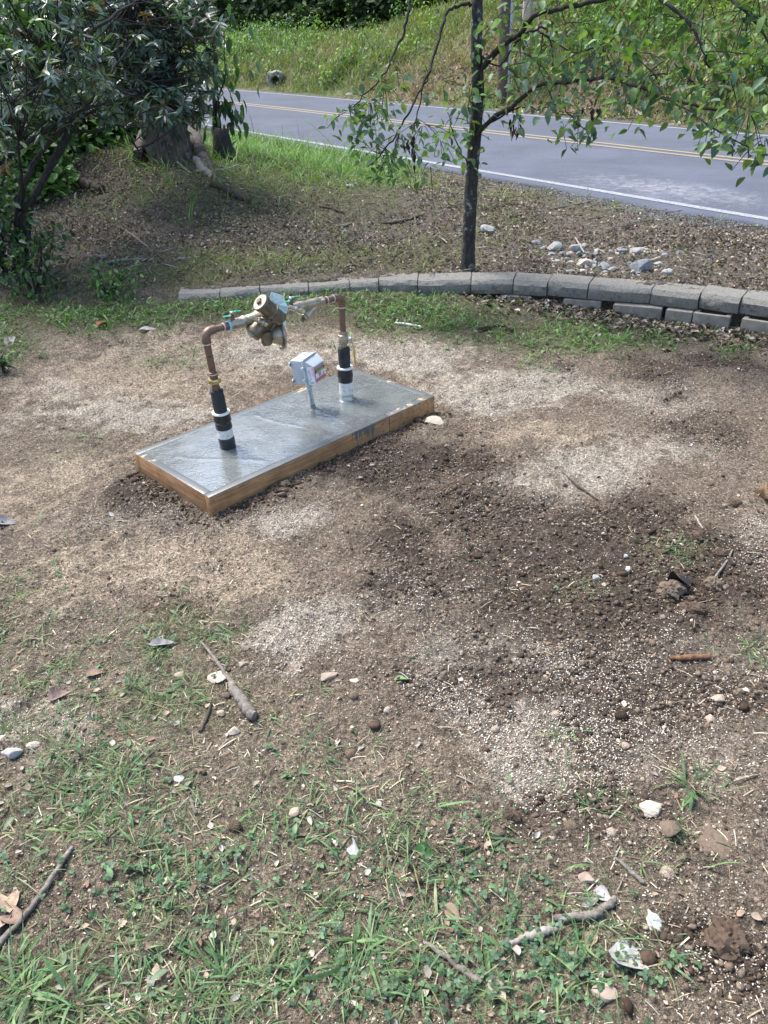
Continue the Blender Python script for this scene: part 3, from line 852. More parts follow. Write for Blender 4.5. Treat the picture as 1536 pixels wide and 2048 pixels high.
# right ball valve with yellow lever
zb = fR(685, 679)
bv = part_l('ball_valve', [(zb - .035, .0165), (zb - .022, .0165), (zb - .020, .0205), (zb - .012, .0225), (zb + .010, .0225), (zb + .016, .0205), (zb + .017, .0245), (zb + .022, .0245), (zb + .024, .0195), (zb + .040, .0185)], m_bz, RB, dR)
side = unit(np.cross(dR, np.array([0, -1., 0])) * -1); side = side if side.dot(RT) > 0 else -side
Q0 = RB + dR * zb + side * .022
bm = bmesh.new(); bm_lathe(bm, Q0 - side * .004, side, [(0, .007), (.012, .007), (.012, .010), (.018, .010), (.018, .005), (.022, .005)], 8); finish('valve_stem', bm, m_steel, bv)
bm = bmesh.new()
hpts = [Q0 + side * .016 + dR * .012, Q0 + side * .017 - dR * .01, Q0 + side * .024 - dR * .035, Q0 + side * .026 - dR * .052]
for a_, b_ in zip(hpts[:-1], hpts[1:]):
    d_ = unit(b_ - a_); w_ = unit(np.cross(d_, side)); bm_box(bm, (a_ + b_) / 2, np.stack([w_, np.cross(d_, w_), d_], 1), (.014, .003, np.linalg.norm(b_ - a_) + .003))
hd = finish('lever', bm, m_steel, bv)
bm = bmesh.new(); a_ = hpts[-1]; d_ = unit(-dR + side * .05); w_ = unit(np.cross(d_, side)); bm_box(bm, a_ + d_ * .036, np.stack([w_, np.cross(d_, w_), d_], 1), (.017, .0085, .078), .003); finish('handle_grip', bm, m_yel, bv)

# ---- cross run: pipe, blue tape, shutoff valve, check body, relief valve, second shutoff, strainer, pipe
def H(px): # point on the run axis under photo column px
    A_, B_ = CL, CR; best = None
    for f in np.linspace(-.05, 1.05, 500):
        P = A_ + (B_ - A_) * f; d = P - EYE; u = 768 + FPX * d.dot(RT) / d.dot(FW)
        if best is None or abs(u - px) < best[0]: best = (abs(u - px), P)
    return best[1]
AX = unit(CR - CL); R_H = lambda px: float((H(px) - CL).dot(AX))
def on_axis(name, prof, mat, **k): return part_l(name, prof, mat, CL, AX, **k)
x_ = R_H
on_axis('cross_pipe', [(bendL, pr), (x_(458), pr)], m_cu)
for xx in (x_(426), x_(446)): on_axis('solder_joint', [(xx - .002, pr), (xx - .002, pr + .0036), (xx + .002, pr + .0036), (xx + .002, pr)], m_solder)
on_axis('coupling', [(x_(447), .0165), (x_(459), .0175)], m_cu)
on_axis('tape_band', [(x_(455), .0178), (x_(455), .0200), (x_(459), .0200), (x_(459), .0178)], m_blue)
a0, a1 = x_(459), x_(493)
on_axis('coupling', [(x_(458.5), .0172), (x_(459.5), .021), (x_(466), .021)], m_bz, sides=8)
sv = on_axis('shutoff_valve', [(a0 + .010, .019), (a0 + .016, .0225), (a0 + .035, .0235), (a0 + .060, .0225), (a0 + .066, .0265), (a0 + .074, .0265), (a0 + .076, .023), (a1, .0235)], m_bz)
UPV = unit(np.array([0, 0, 1.]) - AX * AX[2])
def butterfly(xc, parent, yaw=.0):
    P = CL + AX * xc
    bm = bmesh.new(); bm_lathe(bm, P + UPV * .018, UPV, [(0, .0095), (.020, .0095), (.020, .007), (.030, .007)], 14); finish('stem_housing', bm, m_bzd, parent)
    bm = bmesh.new(); bm_lathe(bm, P + UPV * .046, UPV, [(0, .009), (.008, .009), (.010, .005)], 6); finish('stem_nut', bm, m_steel, parent)
    bm = bmesh.new(); ca, sa = math.cos(yaw), math.sin(yaw); ex = AX * ca + EN * sa; ey = unit(np.cross(UPV, ex))
    n = 12; top = []
    for k in range(n + 1):
        s = -1 + 2 * k / n; w = .0115 * (1 - abs(s) ** 4 * .6) * (.45 + .75 * abs(s) ** .8); z = .046 + .010 * s + .004 * math.sin(s * 5)
        c_ = P + ex * s * .040 + UPV * z
        top.append([bm.verts.new(c_ + ey * sg * w + UPV * dz) for sg, dz in ((-1, 0), (1, 0), (1, -.003), (-1, -.003))])
    for A_, B_ in zip(top[:-1], top[1:]):
        for k in range(4): bm.faces.new((A_[k], B_[k], B_[(k + 1) % 4], A_[(k + 1) % 4]))
    bm.faces.new(top[0]); bm.faces.new(top[-1][::-1])
    finish('butterfly_handle', bm, m_grn, parent)
butterfly(x_(466), sv, .12)
# check-valve body
c0, c1 = x_(493), x_(572)
vb = on_axis('valve_body', [(c0, .0235), (c0 + .004, .0255), (c0 + .035, .0265), (c0 + .06, .036), (c0 + .085, .040), (c1 - .07, .040), (c1 - .045, .034), (c1 - .02, .026), (c1, .0235)], m_bz)
m_face = m_noise('skylit_bronze_face', (.30, .26, .20), (.46, .41, .33), 60, .5, .35, .3, .0015, 260)  # paler bronze: skylight on the upper cover face put into the colour
def cover(base, axis, r, L, name, face=m_face):
    o = part_l(name, [(-.05, r * .78), (0, r * .82), (.006, r * 1.0), (.012, r * 1.0), (.014, r * .93), (L - .018, r * .93), (L - .016, r * 1.03), (L - .003, r * 1.03), (L, r * .98)], m_bzd, base, axis)
    bm = bmesh.new(); bm_lathe(bm, base + axis * L, axis, [(0, r * .97), (.0015, r * .96)], 28); finish('cover_face', bm, face, o)
    bm = bmesh.new(); bm_lathe(bm, base + axis * (L + .0012), axis, [(0, r * .40), (.011, r * .36)], 4, UPV, 4); finish('square_plug', bm, m_bzd if face is m_face else m_face, o)
    return o
ax1 = unit(.66 * (-.85 * RT + .53 * UP) - .74 * FW)
t1 = onplane(520, 604, PL + EN * .07, EN)
cover(t1 - ax1 * .080, ax1, .0365, .080, 'check_cover')
ax2 = unit(-.70 * RT - .69 * UP - .14 * FW)
t2 = onplane(504, 668, PL + EN * .03, EN)
cover(t2 - ax2 * .072, ax2, .0355, .072, 'check_cover', m_bzd)
# relief valve: bowl with a wide flange, and its square spout
axr = unit(.95 * (.967 * RT + .255 * UP) + .34 * FW)
pc = onplane(561, 669, PL + EN * .03, EN)
rv = part_l('relief_valve', [(-.070, .018), (-.060, .030), (-.038, .042), (-.014, .0545), (-.006, .0555), (-.006, .064), (.006, .064), (.006, .056), (.012, .050), (.018, .02)], m_bz, pc, axr)
bm = bmesh.new(); bm_lathe(bm, pc, axr, [(-.0075, .0570), (-.0085, .0645), (-.0015, .0655), (-.0015, .057)], 32); finish('relief_flange', bm, m_bzd, rv)
Rq = orient(axr)
for k in range(6):
    bm = bmesh.new(); a = k * math.pi / 3 + .3; bm_lathe(bm, pc + Rq @ np.array([.0605 * math.cos(a), .0605 * math.sin(a), -.011]), axr, [(0, .0045), (.022, .0045)], 6)
    finish('flange_bolt', bm, m_steel, rv)
nk0 = onplane(545, 640, PL + EN * .01, EN)
bm = bmesh.new(); bm_tube(bm, smoothpath([nk0 + UPV * .02, nk0 - UPV * .01 + AX * .004, pc - axr * .05], 5), [.030] * 11, 16); finish('relief_neck', bm, m_bzd, rv)
ps = onplane(534, 680, PL + EN * .05, EN); axd = unit(-UPV * .97 + EN * .1 + AX * .02)
bm = bmesh.new(); Rb = orient(axd, AX + EN)
for d0, d1, w0, w1 in ((-.035, .022, .021, .0165),):
    ring = []
    for d_, w_ in ((d0, w0), (d1 - .012, w0), (d1, w1)):
        ring.append([bm.verts.new(ps + Rb @ np.array([sx * w_, sy * w_, d_])) for sx, sy in ((-1, -1), (1, -1), (1, 1), (-1, 1))])
    for A_, B_ in zip(ring[:-1], ring[1:]):
        for k in range(4): bm.faces.new((A_[k], A_[(k + 1) % 4], B_[(k + 1) % 4], B_[k]))
    bm.faces.new(ring[0][::-1]); bm.faces.new(ring[-1])
bmesh.ops.bevel(bm, geom=bm.edges[:], offset=.003, segments=2, affect='EDGES')
finish('relief_spout', bm, m_bzd, rv)
# test cocks
tdir = unit(RT * .80 - np.array([0, 0, 1]) * .42 - FW * .45 * np.array([1, 1, 0]))
for (bx_, by_), (ex_, ey_) in (((514, 640), (533, 648.5)), ((536, 633.5), (554.5, 642)), ((559, 630.5), (575.5, 637)), ((588, 617.5), (607, 624.5))):
    p0 = onplane(bx_, by_, PL + EN * .056, EN); p1 = onplane(ex_, ey_, PL + EN * .080, EN); d_ = unit(p1 - p0); L_ = np.linalg.norm(p1 - p0)
    o = part_l('test_cock', [(-.025, .010), (.004, .010), (.006, .0135), (.012, .0135), (.013, .010), (L_ * .5, .010), (L_ * .51, .0145), (L_ * .72, .0145), (L_ * .73, .0095), (L_ * .8, .0095)], m_bz, p0, d_)
    part_l('hose_tip', [(L_ * .78, .0095), (L_ * .8, .0118), (L_ * .97, .0118), (L_ * .97, .0098), (L_ * 1.12, .0098), (L_ * 1.12, .005), (L_ * 1.0, .005)], m_br, p0, d_, o)
    bm = bmesh.new(); bm_box(bm, p0 + d_ * (L_ * .62) + UPV * .013, np.stack([d_, np.cross(UPV, d_), UPV], 1), (.012, .005, .010), .001); finish('slot_stem', bm, m_bzd, o)
# second shutoff, strainer, last pipe
s0, s1 = x_(572), x_(602)
sv2 = on_axis('shutoff_valve', [(s0, .0235), (s0 + .012, .0265), (s0 + .020, .0265), (s0 + .022, .022), (s0 + .05, .0225), (s1 - .02, .0235), (s1 - .018, .0262), (s1 - .002, .0262), (s1, .021)], m_bz)
butterfly(x_(583), sv2, .05)
y0, y1 = x_(602), x_(647)
st_ = on_axis('strainer', [(y0 - .002, .0245), (y0 + .014, .0245), (y0 + .018, .0215), (y0 + .06, .0235), (y1 - .032, .0235), (y1 - .028, .0205), (y1 - .018, .0205)], m_bz)
by0 = H(634); by1 = pp(605, 640); bd_ = unit(by1 - by0); bl_ = np.linalg.norm(by1 - by0)
part_l('strainer_branch', [(-.012, .017), (.02, .0225), (bl_ * .62, .0235), (bl_ * .64, .0265), (bl_ * .80, .0265), (bl_ * .81, .019), (bl_ * .92, .019)], m_bz, by0, bd_, st_)
part_l('strainer_plug', [(bl_ * .90, .012), (bl_ * 1.05, .011)], m_bzd, by0, bd_, st_, sides=4)
on_axis('coupling', [(y1 - .026, .0205), (y1 - .022, .0232), (y1 - .006, .0232), (y1 - .004, .019)], m_bz, sides=6)
LX = float((CR - CL).dot(AX))
on_axis('cross_pipe', [(y1 - .008, pr), (LX - bendL, pr)], m_cu)
on_axis('coupling', [(y1 - .006, .0172), (y1 + .014, .0172)], m_cu)
for xx in (y1 + .016, LX - bendL - .016): on_axis('solder_joint', [(xx - .002, pr), (xx - .002, pr + .0036), (xx + .002, pr + .0036), (xx + .002, pr)], m_solder)

# ---- the paper tag hung over the body
m, t, nd, lk, b = new_mat('tag_paper'); v = objco(nd)
n = tex_noise(nd, lk, 40, 4, .6, v); mpt = nd.new('ShaderNodeMapping'); mpt.inputs['Scale'].default_value = (18, 18, 130); lk.new(v, mpt.inputs[0]); n2 = tex_noise(nd, lk, 1.2, 3, .5, mpt.outputs[0])
r = ramp(nd, lk, n.outputs['Fac'], [(.35, (.60, .80, .79)), (.65, (.74, .87, .86))])
c = mixc(nd, lk, ramp(nd, lk, n2.outputs['Fac'], [(.56, 0), (.62, .4)]).outputs[0], r.outputs[0], (.20, .42, .42))
lk.new(c, b.inputs['Base Color']); b.inputs['Roughness'].default_value = .7
outline = [(543, 584), (555, 587), (568, 592), (571, 605), (576, 613), (574, 625), (567, 631), (561, 634), (556, 640), (550, 634), (548, 618), (543, 605), (539, 594)]
bm = bmesh.new(); rr = random.Random(3)
cx_, cy_ = 557, 610
offs = lambda px, py: .062 - .00045 * (py - 588) + .006 * math.sin(px * .35)
ctr = [bm.verts.new(onplane(cx_, cy_, PL + EN * (offs(cx_, cy_)), EN))]
ringm = [bm.verts.new(onplane(cx_ + (px - cx_) * .55, cy_ + (py - cy_) * .55, PL + EN * (offs(px, py) + rr.uniform(-.006, .006)), EN)) for px, py in outline]
ring = [bm.verts.new(onplane(px, py, PL + EN * (offs(px, py) + rr.uniform(-.004, .004)), EN)) for px, py in outline]
n_ = len(outline)
for k in range(n_):
    bm.faces.new((ring[k], ring[(k + 1) % n_], ringm[(k + 1) % n_], ringm[k])); bm.faces.new((ringm[k], ringm[(k + 1) % n_], ctr[0]))
ret = bmesh.ops.extrude_face_region(bm, geom=bm.faces[:])
for g in ret['geom']:
    if isinstance(g, bmesh.types.BMVert): g.co -= Vector(EN) * .0012
PT = tag(empty('paper_tag', tuple(pp(557, 600))), 'crumpled pale teal paper tag hung over the bronze backflow preventer', 'tag')
finish('tag_sheet', bm, m, PT, False)
outline2 = [(560, 640), (567, 636), (572, 641), (572, 655), (566, 657), (562, 650)]
bm = bmesh.new(); f_ = bm.faces.new([bm.verts.new(onplane(px, py, PL + EN * (.000 + .004 * math.sin(k * 2)), EN)) for k, (px, py) in enumerate(outline2)])
ret = bmesh.ops.extrude_face_region(bm, geom=[f_])
for g in ret['geom']:
    if isinstance(g, bmesh.types.BMVert): g.co -= Vector(EN) * .0012
finish('tag_flap', bm, m, PT, False)

# ------------------------------------------------------------------ grey junction box on a conduit stub
m_box = m_noise('grey_plastic', (.30, .33, .37), (.37, .40, .43), 8, .42, 0, .08, .001, 200)
m_boxl = m_noise('pale_grey_plastic', (.38, .42, .44), (.45, .49, .51), 8, .38, 0, .08, .001, 200)
m_gray = m_noise('grey_conduit', (.30, .33, .33), (.40, .43, .43), 30, .5, 0, .1, .001)
CB = onz(626, 815, SH); nv = unit(np.array([CB[0], CB[1], 0]))
CTp = onplane(616.5, 764, CB, nv)
dC = unit(CTp - CB)
JB = tag(empty('junction_box', tuple(CB)), 'grey plastic electrical junction box with product stickers on a short conduit stub', 'electrical box')
bm = bmesh.new(); Lc = np.linalg.norm(CTp - CB)
bm_lathe(bm, CB - dC * .03, dC, [(0, .0112), (Lc + .05, .0112)], 20); finish('conduit', bm, m_gray, JB)
bm = bmesh.new(); bm_lathe(bm, CB, dC, [(-.002, .0165), (.004, .0135), (.018, .0122), (.020, .0113)], 18); finish('cement_skirt', bm, m_noise('drying_cement', (.09, .095, .085), (.15, .155, .14), 60, .4), JB)
tx = bpy.data.curves.new('marking', 'FONT'); tx.body = '052AGS'; tx.size = .0150; tx.extrude = .0002; tx.align_x = 'LEFT'
to = bpy.data.objects.new('marking', tx); COL.objects.link(to)
dg = bpy.context.evaluated_depsgraph_get(); tm = bpy.data.meshes.new_from_object(to.evaluated_get(dg)); bpy.data.objects.remove(to)
m_ink = m_noise('black_ink', (.02, .02, .02), (.04, .04, .04), 30, .6)
ez = unit(np.array([0, 0, 0]) + (EYE - CB) * np.array([1, 1, 0]) + RT * -.9); ez = unit(ez - dC * ez.dot(dC)); ey = np.cross(ez, dC)
ws = np.array([v.co[:] for v in tm.vertices]); wx = ws[:, 0] - ws[:, 0].min(); wx *= .072 / wx.max(); th = (ws[:, 1] - ws[:, 1].mean()) / .0113
Pn = CB + dC * .022 + np.outer(wx, dC) + np.outer(np.sin(th) * (.01135 + ws[:, 2]), ey) + np.outer(np.cos(th) * (.01135 + ws[:, 2]), ez)
for v, p in zip(tm.vertices, Pn): v.co = Vector(p - CB)
tm.materials.clear(); tm.materials.append(m_ink); o = link('printed_marking', tm, JB)
# box axes: gx runs from the mounting side to the cover, hx across the cover, dC up
gx = unit(np.array([.87, -.49, 0])); gx = unit(gx - dC * gx.dot(dC)); hx = np.cross(dC, gx); hx = hx if hx.dot(FW) > 0 else -hx
AB = np.stack([gx, hx, dC], 1)
BH, BWd = .118, .112
BC = CTp + dC * (.010 + BH / 2)
def bx(c, s, bev, name, mat, parent=JB):
    bm = bmesh.new(); bm_box(bm, BC + AB @ np.array(c), AB, s, bev); return finish(name, bm, mat, parent, True, 35)
body = bx((-.008, 0, 0), (.066, BWd, BH), .006, 'box_body', m_box)
bx((.030, 0, 0), (.012, BWd + .010, BH + .010), .004, 'cover_rim', m_boxl)
# bevelled cover
bm = bmesh.new(); ring = []
for xg, w, h, zo in ((.034, BWd - .004, BH - .004, 0), (.046, BWd - .006, BH - .008, -.001), (.074, BWd - .022, BH - .034, -.010), (.0765, BWd - .028, BH - .040, -.010)):
    ring.append([bm.verts.new(BC + AB @ np.array([xg, sx * w / 2, sz * h / 2 + zo])) for sx, sz in ((-1, -1), (1, -1), (1, 1), (-1, 1))])
for A_, B_ in zip(ring[:-1], ring[1:]):
    for k in range(4): bm.faces.new((A_[k], A_[(k + 1) % 4], B_[(k + 1) % 4], B_[k]))
bm.faces.new(ring[0][::-1]); bm.faces.new(ring[-1])
cov = finish('box_cover', bm, m_boxl, JB, True, 20)
for zz in (.022, -.036):
    bm = bmesh.new(); bm_lathe(bm, BC + AB @ np.array([.030, -BWd / 2 - .008, zz - .009]), dC, [(0, .006), (.018, .006)], 12); bm_box(bm, BC + AB @ np.array([.026, -BWd / 2 - .004, zz]), AB, (.024, .006, .012), .001); finish('hinge', bm, m_boxl, JB)
bm = bmesh.new(); bm_box(bm, BC + AB @ np.array([.030, -.005, BH / 2 + .006]), AB, (.018, BWd - .02, .006), .002); finish('top_lip', bm, m_boxl, JB)
for yy, zz in ((-BWd / 2 + .01, BH / 2 - .018), (-BWd / 2 + .01, -BH / 2 + .016)):
    bm = bmesh.new(); bm_lathe(bm, BC + AB @ np.array([-.042, yy - .014, zz]), gx, [(0, .010), (.005, .010), (.005, .004), (0, .004)], 14); bm_box(bm, BC + AB @ np.array([-.0395, yy - .004, zz]), AB, (.0046, .014, .015), .001); finish('mounting_tab', bm, m_box, JB)
bm = bmesh.new(); bm_lathe(bm, CTp - dC * .030 - gx * 0, dC, [(0, .0128), (.004, .0155), (.032, .0165), (.042, .020)], 18); finish('conduit_hub', bm, m_box, JB)
# stickers on the near side and on the front of the cover
m_wh = m_noise('sticker_white', (.62, .62, .68), (.72, .72, .77), 40, .35)
m_red = m_noise('sticker_red', (.42, .06, .07), (.55, .11, .12), 40, .35); m_pink = m_noise('sticker_pink', (.66, .38, .42), (.75, .50, .54), 20, .35)
m_blk = m_noise('sticker_black', (.015, .014, .014), (.03, .028, .026), 30, .35); m_yl = m_noise('sticker_yellow', (.50, .44, .10), (.60, .54, .16), 30, .4)
m_gy = m_noise('sticker_grey', (.22, .20, .22), (.30, .28, .30), 30, .35); m_lg = m_noise('sticker_pale_print', (.34, .35, .46), (.48, .49, .58), 60, .4)
def flat(name, org, ex, ey, rects, thick=.0006):
    """printed sheet: list of (x0,x1,y0,y1,material,lift)"""
    mats = []; bm = bmesh.new(); ex = unit(ex); en = unit(np.cross(ex, ey))
    for x0, x1, y0, y1, mm, lf in rects:
        if mm not in mats: mats.append(mm)
        R_ = np.stack([ex, unit(ey), en], 1)
        bm_box(bm, org + ex * (x0 + x1) / 2 + ey * (y0 + y1) / 2 + en * lf, R_, (x1 - x0, y1 - y0, thick), 0, mats.index(mm))
    return finish(name, bm, mats, cov)
# front sheet
fw_, fh_ = BWd - .030, BH - .042
o_ = BC + AB @ np.array([.0772, -fw_ / 2, -fh_ / 2 - .010])
rs = [(0, fw_, 0, fh_, m_wh, 0), (0, fw_, .000, .016, m_red, .0008), (.0, .0035, .016, fh_, m_red, .0008), (.003, fw_ - .001, fh_ - .036, fh_ - .018, m_blk, .0008), (.002, fw_ - .001, fh_ - .017, fh_ - .001, m_gy, .0008),
      (.028, .048, .019, .038, m_gy, .0008), (.062, .074, .020, .030, m_red, .0009), (.065, .071, .0225, .0275, m_wh, .0017), (.028, .048, .002, .006, m_gy, .0017), (.012, .066, .008, .0115, m_gy, .0017)]
qx = .010
rr = random.Random(8)
while qx < fw_ - .014:
    w_ = rr.uniform(.003, .007); rs.append((qx, qx + w_, fh_ - .0335, fh_ - .0275, m_yl, .0017)); rs.append((qx + .001, qx + w_ * .9, fh_ - .025, fh_ - .0205, m_yl, .0017)); qx += w_ + .0022
flat('front_sticker', o_, hx, dC, rs)
# side sheet lies along the sloping near side of the cover
pA = BC + AB @ np.array([.047, -(BWd - .006) / 2 - .0016, 0]); pB = BC + AB @ np.array([.0755, -(BWd - .022) / 2 - .0016, 0]); es = unit(pB - pA); Ls = np.linalg.norm(pB - pA)
zs = -.055
o2 = pA + dC * zs
rs = [(0, Ls, 0, .086, m_wh, 0), (Ls * .68, Ls, .040, .084, m_pink, .0008)]
for k in range(8):
    yy = .024 + k * .0065; rs.append((.004, Ls * rr.uniform(.45, .64), yy, yy + .003, m_lg, .0008))
for k in range(9): rs.append((.005 + k * .0022, .005 + k * .0022 + rr.uniform(.0006, .0014), .004, .012, m_gy, .0008))
rs += [(.003, .012, .060, .066, m_lg, .0017), (.000, .010, .0175, .0195, m_blk, .0017)]
flat('side_sticker', o2, es, dC, rs)
# ------------------------------------------------------------------ young tree behind the wall
def m_bark(name, c1, c2, lich, amount=.62, sc=22, bs=.9):
    m, t, nd, lk, b = new_mat(name); v = objco(nd)
    mp = nd.new('ShaderNodeMapping'); mp.inputs['Scale'].default_value = (1, 1, .35); lk.new(v, mp.inputs[0])
    n = tex_noise(nd, lk, sc * 2, 6, .7, mp.outputs[0], .4); r = ramp(nd, lk, n.outputs['Fac'], [(.35, c1), (.65, c2)])
    n2 = tex_noise(nd, lk, sc * .55, 6, .75, v); k = ramp(nd, lk, n2.outputs['Fac'], [(amount, 0), (amount + .05, .85)])
    c = mixc(nd, lk, k.outputs[0], r.outputs[0], lich); lk.new(c, b.inputs['Base Color']); b.inputs['Roughness'].default_value = .9; b.inputs['Specular IOR Level'].default_value = .2
    bump(nd, lk, b, n.outputs['Fac'], bs, .01); return m
m_bark_y = m_bark('lichened_dark_bark', (.020, .018, .017), (.062, .057, .052), (.25, .265, .25), .56)
m_bark_s = m_bark('dark_stem_bark', (.018, .016, .014), (.05, .045, .04), (.12, .13, .11), .68)
m_bark_b = m_bark('shaggy_bark', (.030, .025, .021), (.16, .138, .118), (.22, .21, .19), .60, 10, 1.0)

def at(px, py, Y): return AT(px, py, Y)
tb = G(935, 538); YT = tb[1]
YTREE = tag(empty('young_tree', tuple(tb)), 'slim young tree with dark lichen-spotted trunk and drooping leafy branches behind the wall', 'tree')
tpts = [at(934, 548, YT), at(936, 520, YT), at(938, 470, YT), at(941, 400, YT), at(946, 320, YT), at(952, 250, YT), at(956, 180, YT), at(953, 110, YT), at(954, 40, YT), at(957, -60, YT), at(966, -300, YT), at(980, -700, YT + .1), at(990, -1100, YT + .2)]
bm = bmesh.new(); bm_tube(bm, smoothpath(tpts, 6), list(np.interp(np.linspace(0, 1, 73), [0, .03, .15, .55, .8, 1], [.092, .053, .046, .038, .030, .015])), 14, 0, .035, 3)
finish('trunk', bm, m_bark_y, YTREE, True, 80)
def branch(pts, r0, r1, parent=YTREE, mat=m_bark_s, seed=0, name='branch', k=5):
    P = smoothpath([at(*p) for p in pts], k); rr = np.random.default_rng(seed)
    P = [p + rr.normal(0, .004, 3) * (0 < i < len(P) - 1) for i, p in enumerate(P)]
    bm = bmesh.new(); bm_tube(bm, P, list(np.linspace(r0 * (.72 if parent is YTREE else 1), r1 * .8, len(P))), 8, 0, .08, seed); finish(name, bm, mat, parent, True, 80); return P
Bp = []
Bp.append(branch([(944, 285, YT), (975, 246, YT - .1), (1022, 214, YT - .25), (1050, 190, YT - .35), (1082, 168, YT - .5), (1130, 164, YT - .65), (1230, 157, YT - .95), (1320, 192, YT - 1.2), (1400, 212, YT - 1.4), (1470, 225, YT - 1.5)], .022, .007, seed=1))
Bp.append(branch([(955, 150, YT), (1000, 96, YT - .15), (1040, 68, YT - .3), (1062, 38, YT - .45), (1112, 18, YT - .55), (1180, 6, YT - .7), (1300, -30, YT - 1.0), (1420, -80, YT - 1.3)], .026, .012, seed=2))
Bp.append(branch([(1030, 85, YT - .3), (1060, 65, YT - .35), (1090, 57, YT - .4), (1103, 90, YT - .45), (1107, 132, YT - .5)], .012, .005, seed=3))
Bp.append(branch([(955, 14, YT), (935, 8, YT), (912, 12, YT - .05), (890, 32, YT - .1), (874, 90, YT - .2), (860, 140, YT - .3), (838, 185, YT - .4), (815, 230, YT - .5), (788, 275, YT - .55), (760, 310, YT - .6), (735, 335, YT - .65)], .017, .004, seed=4))
Bp.append(branch([(862, 140, YT - .3), (846, 178, YT - .35), (836, 225, YT - .4), (826, 268, YT - .45)], .008, .004, seed=5))
Bp.append(branch([(957, -60, YT), (900, -70, YT - .1), (835, -40, YT - .25), (817, 20, YT - .35), (806, 70, YT - .4), (788, 105, YT - .45), (775, 135, YT - .5), (745, 175, YT - .55), (705, 215, YT - .6)], .016, .004, seed=6))
Bp.append(branch([(962, -200, YT), (1100, -150, YT - .5), (1240, -70, YT - 1.0), (1325, 0, YT - 1.2), (1370, 35, YT - 1.3), (1392, 68, YT - 1.35), (1408, 105, YT - 1.4), (1420, 135, YT - 1.4)], .020, .005, seed=7))
Bp.append(branch([(1165, 165, YT - .75), (1130, 165, YT - .68), (1125, 190, YT - .7), (1130, 215, YT - .72), (1150, 245, YT - .75), (1178, 262, YT - .8)], .007, .003, seed=8))
Bp.append(branch([(980, 245, YT - .12), (1040, 216, YT - .2), (1080, 218, YT - .25), (1115, 206, YT - .3)], .009, .003, seed=9))
Bp.append(branch([(1400, -70, YT - 1.2), (1470, 0, YT - 1.4), (1520, 60, YT - 1.5), (1560, 130, YT - 1.6)], .012, .005, seed=10))
Bp.append(branch([(1320, 192, YT - 1.2), (1385, 225, YT - 1.5), (1450, 270, YT - 1.7), (1530, 310, YT - 1.85)], .008, .003, seed=11))
Bp.append(branch([(944, 340, YT), (920, 300, YT - .05), (905, 260, YT - .1), (895, 225, YT - .1)], .007, .003, seed=12))
Bp.append(branch([(960, 110, YT), (1000, 130, YT - .15), (1060, 60, YT - .3), (1150, 105, YT - .5), (1230, 75, YT - .7)], .008, .004, seed=13))
clusters = [(742, 232, .6, 46, 42), (700, 245, .62, 36, 26), (770, 200, .52, 44, 24), (790, 150, .48, 30, 10), (845, 285, .5, 52, 26), (800, 295, .55, 45, 24), (755, 318, .6, 40, 24), (880, 305, .4, 40, 16), (715, 300, .62, 30, 10), (780, 350, .6, 36, 16), (860, 345, .45, 36, 8),
            (885, 190, .1, 40, 10), (962, 150, .05, 46, 22), (935, 235, .05, 52, 26), (905, 262, .1, 36, 12), (940, 320, .05, 24, 8), (1005, 60, .2, 46, 24), (1060, 30, .4, 46, 20), (1040, 105, .25, 50, 26), (1020, 180, .3, 46, 18), (1085, 95, .4, 40, 16), (1110, 40, .5, 60, 24),
            (1070, 165, .45, 56, 30), (1135, 160, .65, 52, 34), (1200, 135, .85, 60, 36), (1255, 150, .95, 56, 36), (1290, 195, 1.1, 56, 34), (1330, 160, 1.2, 56, 22), (1165, 95, .7, 60, 22), (1230, 70, .8, 60, 20), (1155, 250, .75, 40, 16), (1180, 278, .8, 24, 8), (1118, 262, .7, 24, 6),
            (1310, 80, 1.2, 60, 18), (1400, 60, 1.3, 80, 24), (1480, 90, 1.45, 80, 36), (1400, 125, 1.4, 64, 26), (1500, 160, 1.5, 60, 30), (1450, 215, 1.6, 70, 34), (1490, 265, 1.75, 56, 34), (1525, 300, 1.85, 36, 14), (1420, 260, 1.6, 40, 14), (1390, 200, 1.4, 36, 12), (1505, 40, 1.45, 60, 18), (1300, 20, 1.0, 70, 18),
            (945, 290, .05, 30, 8), (1000, 215, .2, 30, 8), (1040, 235, .25, 20, 5)]
bag = Bag(); lr = np.random.default_rng(21)
LT_ = [t_leaf(.52, .25, .22, 5, 0, .25), t_leaf(.58, .15, .15, 5, 0, .45), t_leaf(.48, .3, .3, 5, 0, .1)]
tw = bmesh.new()
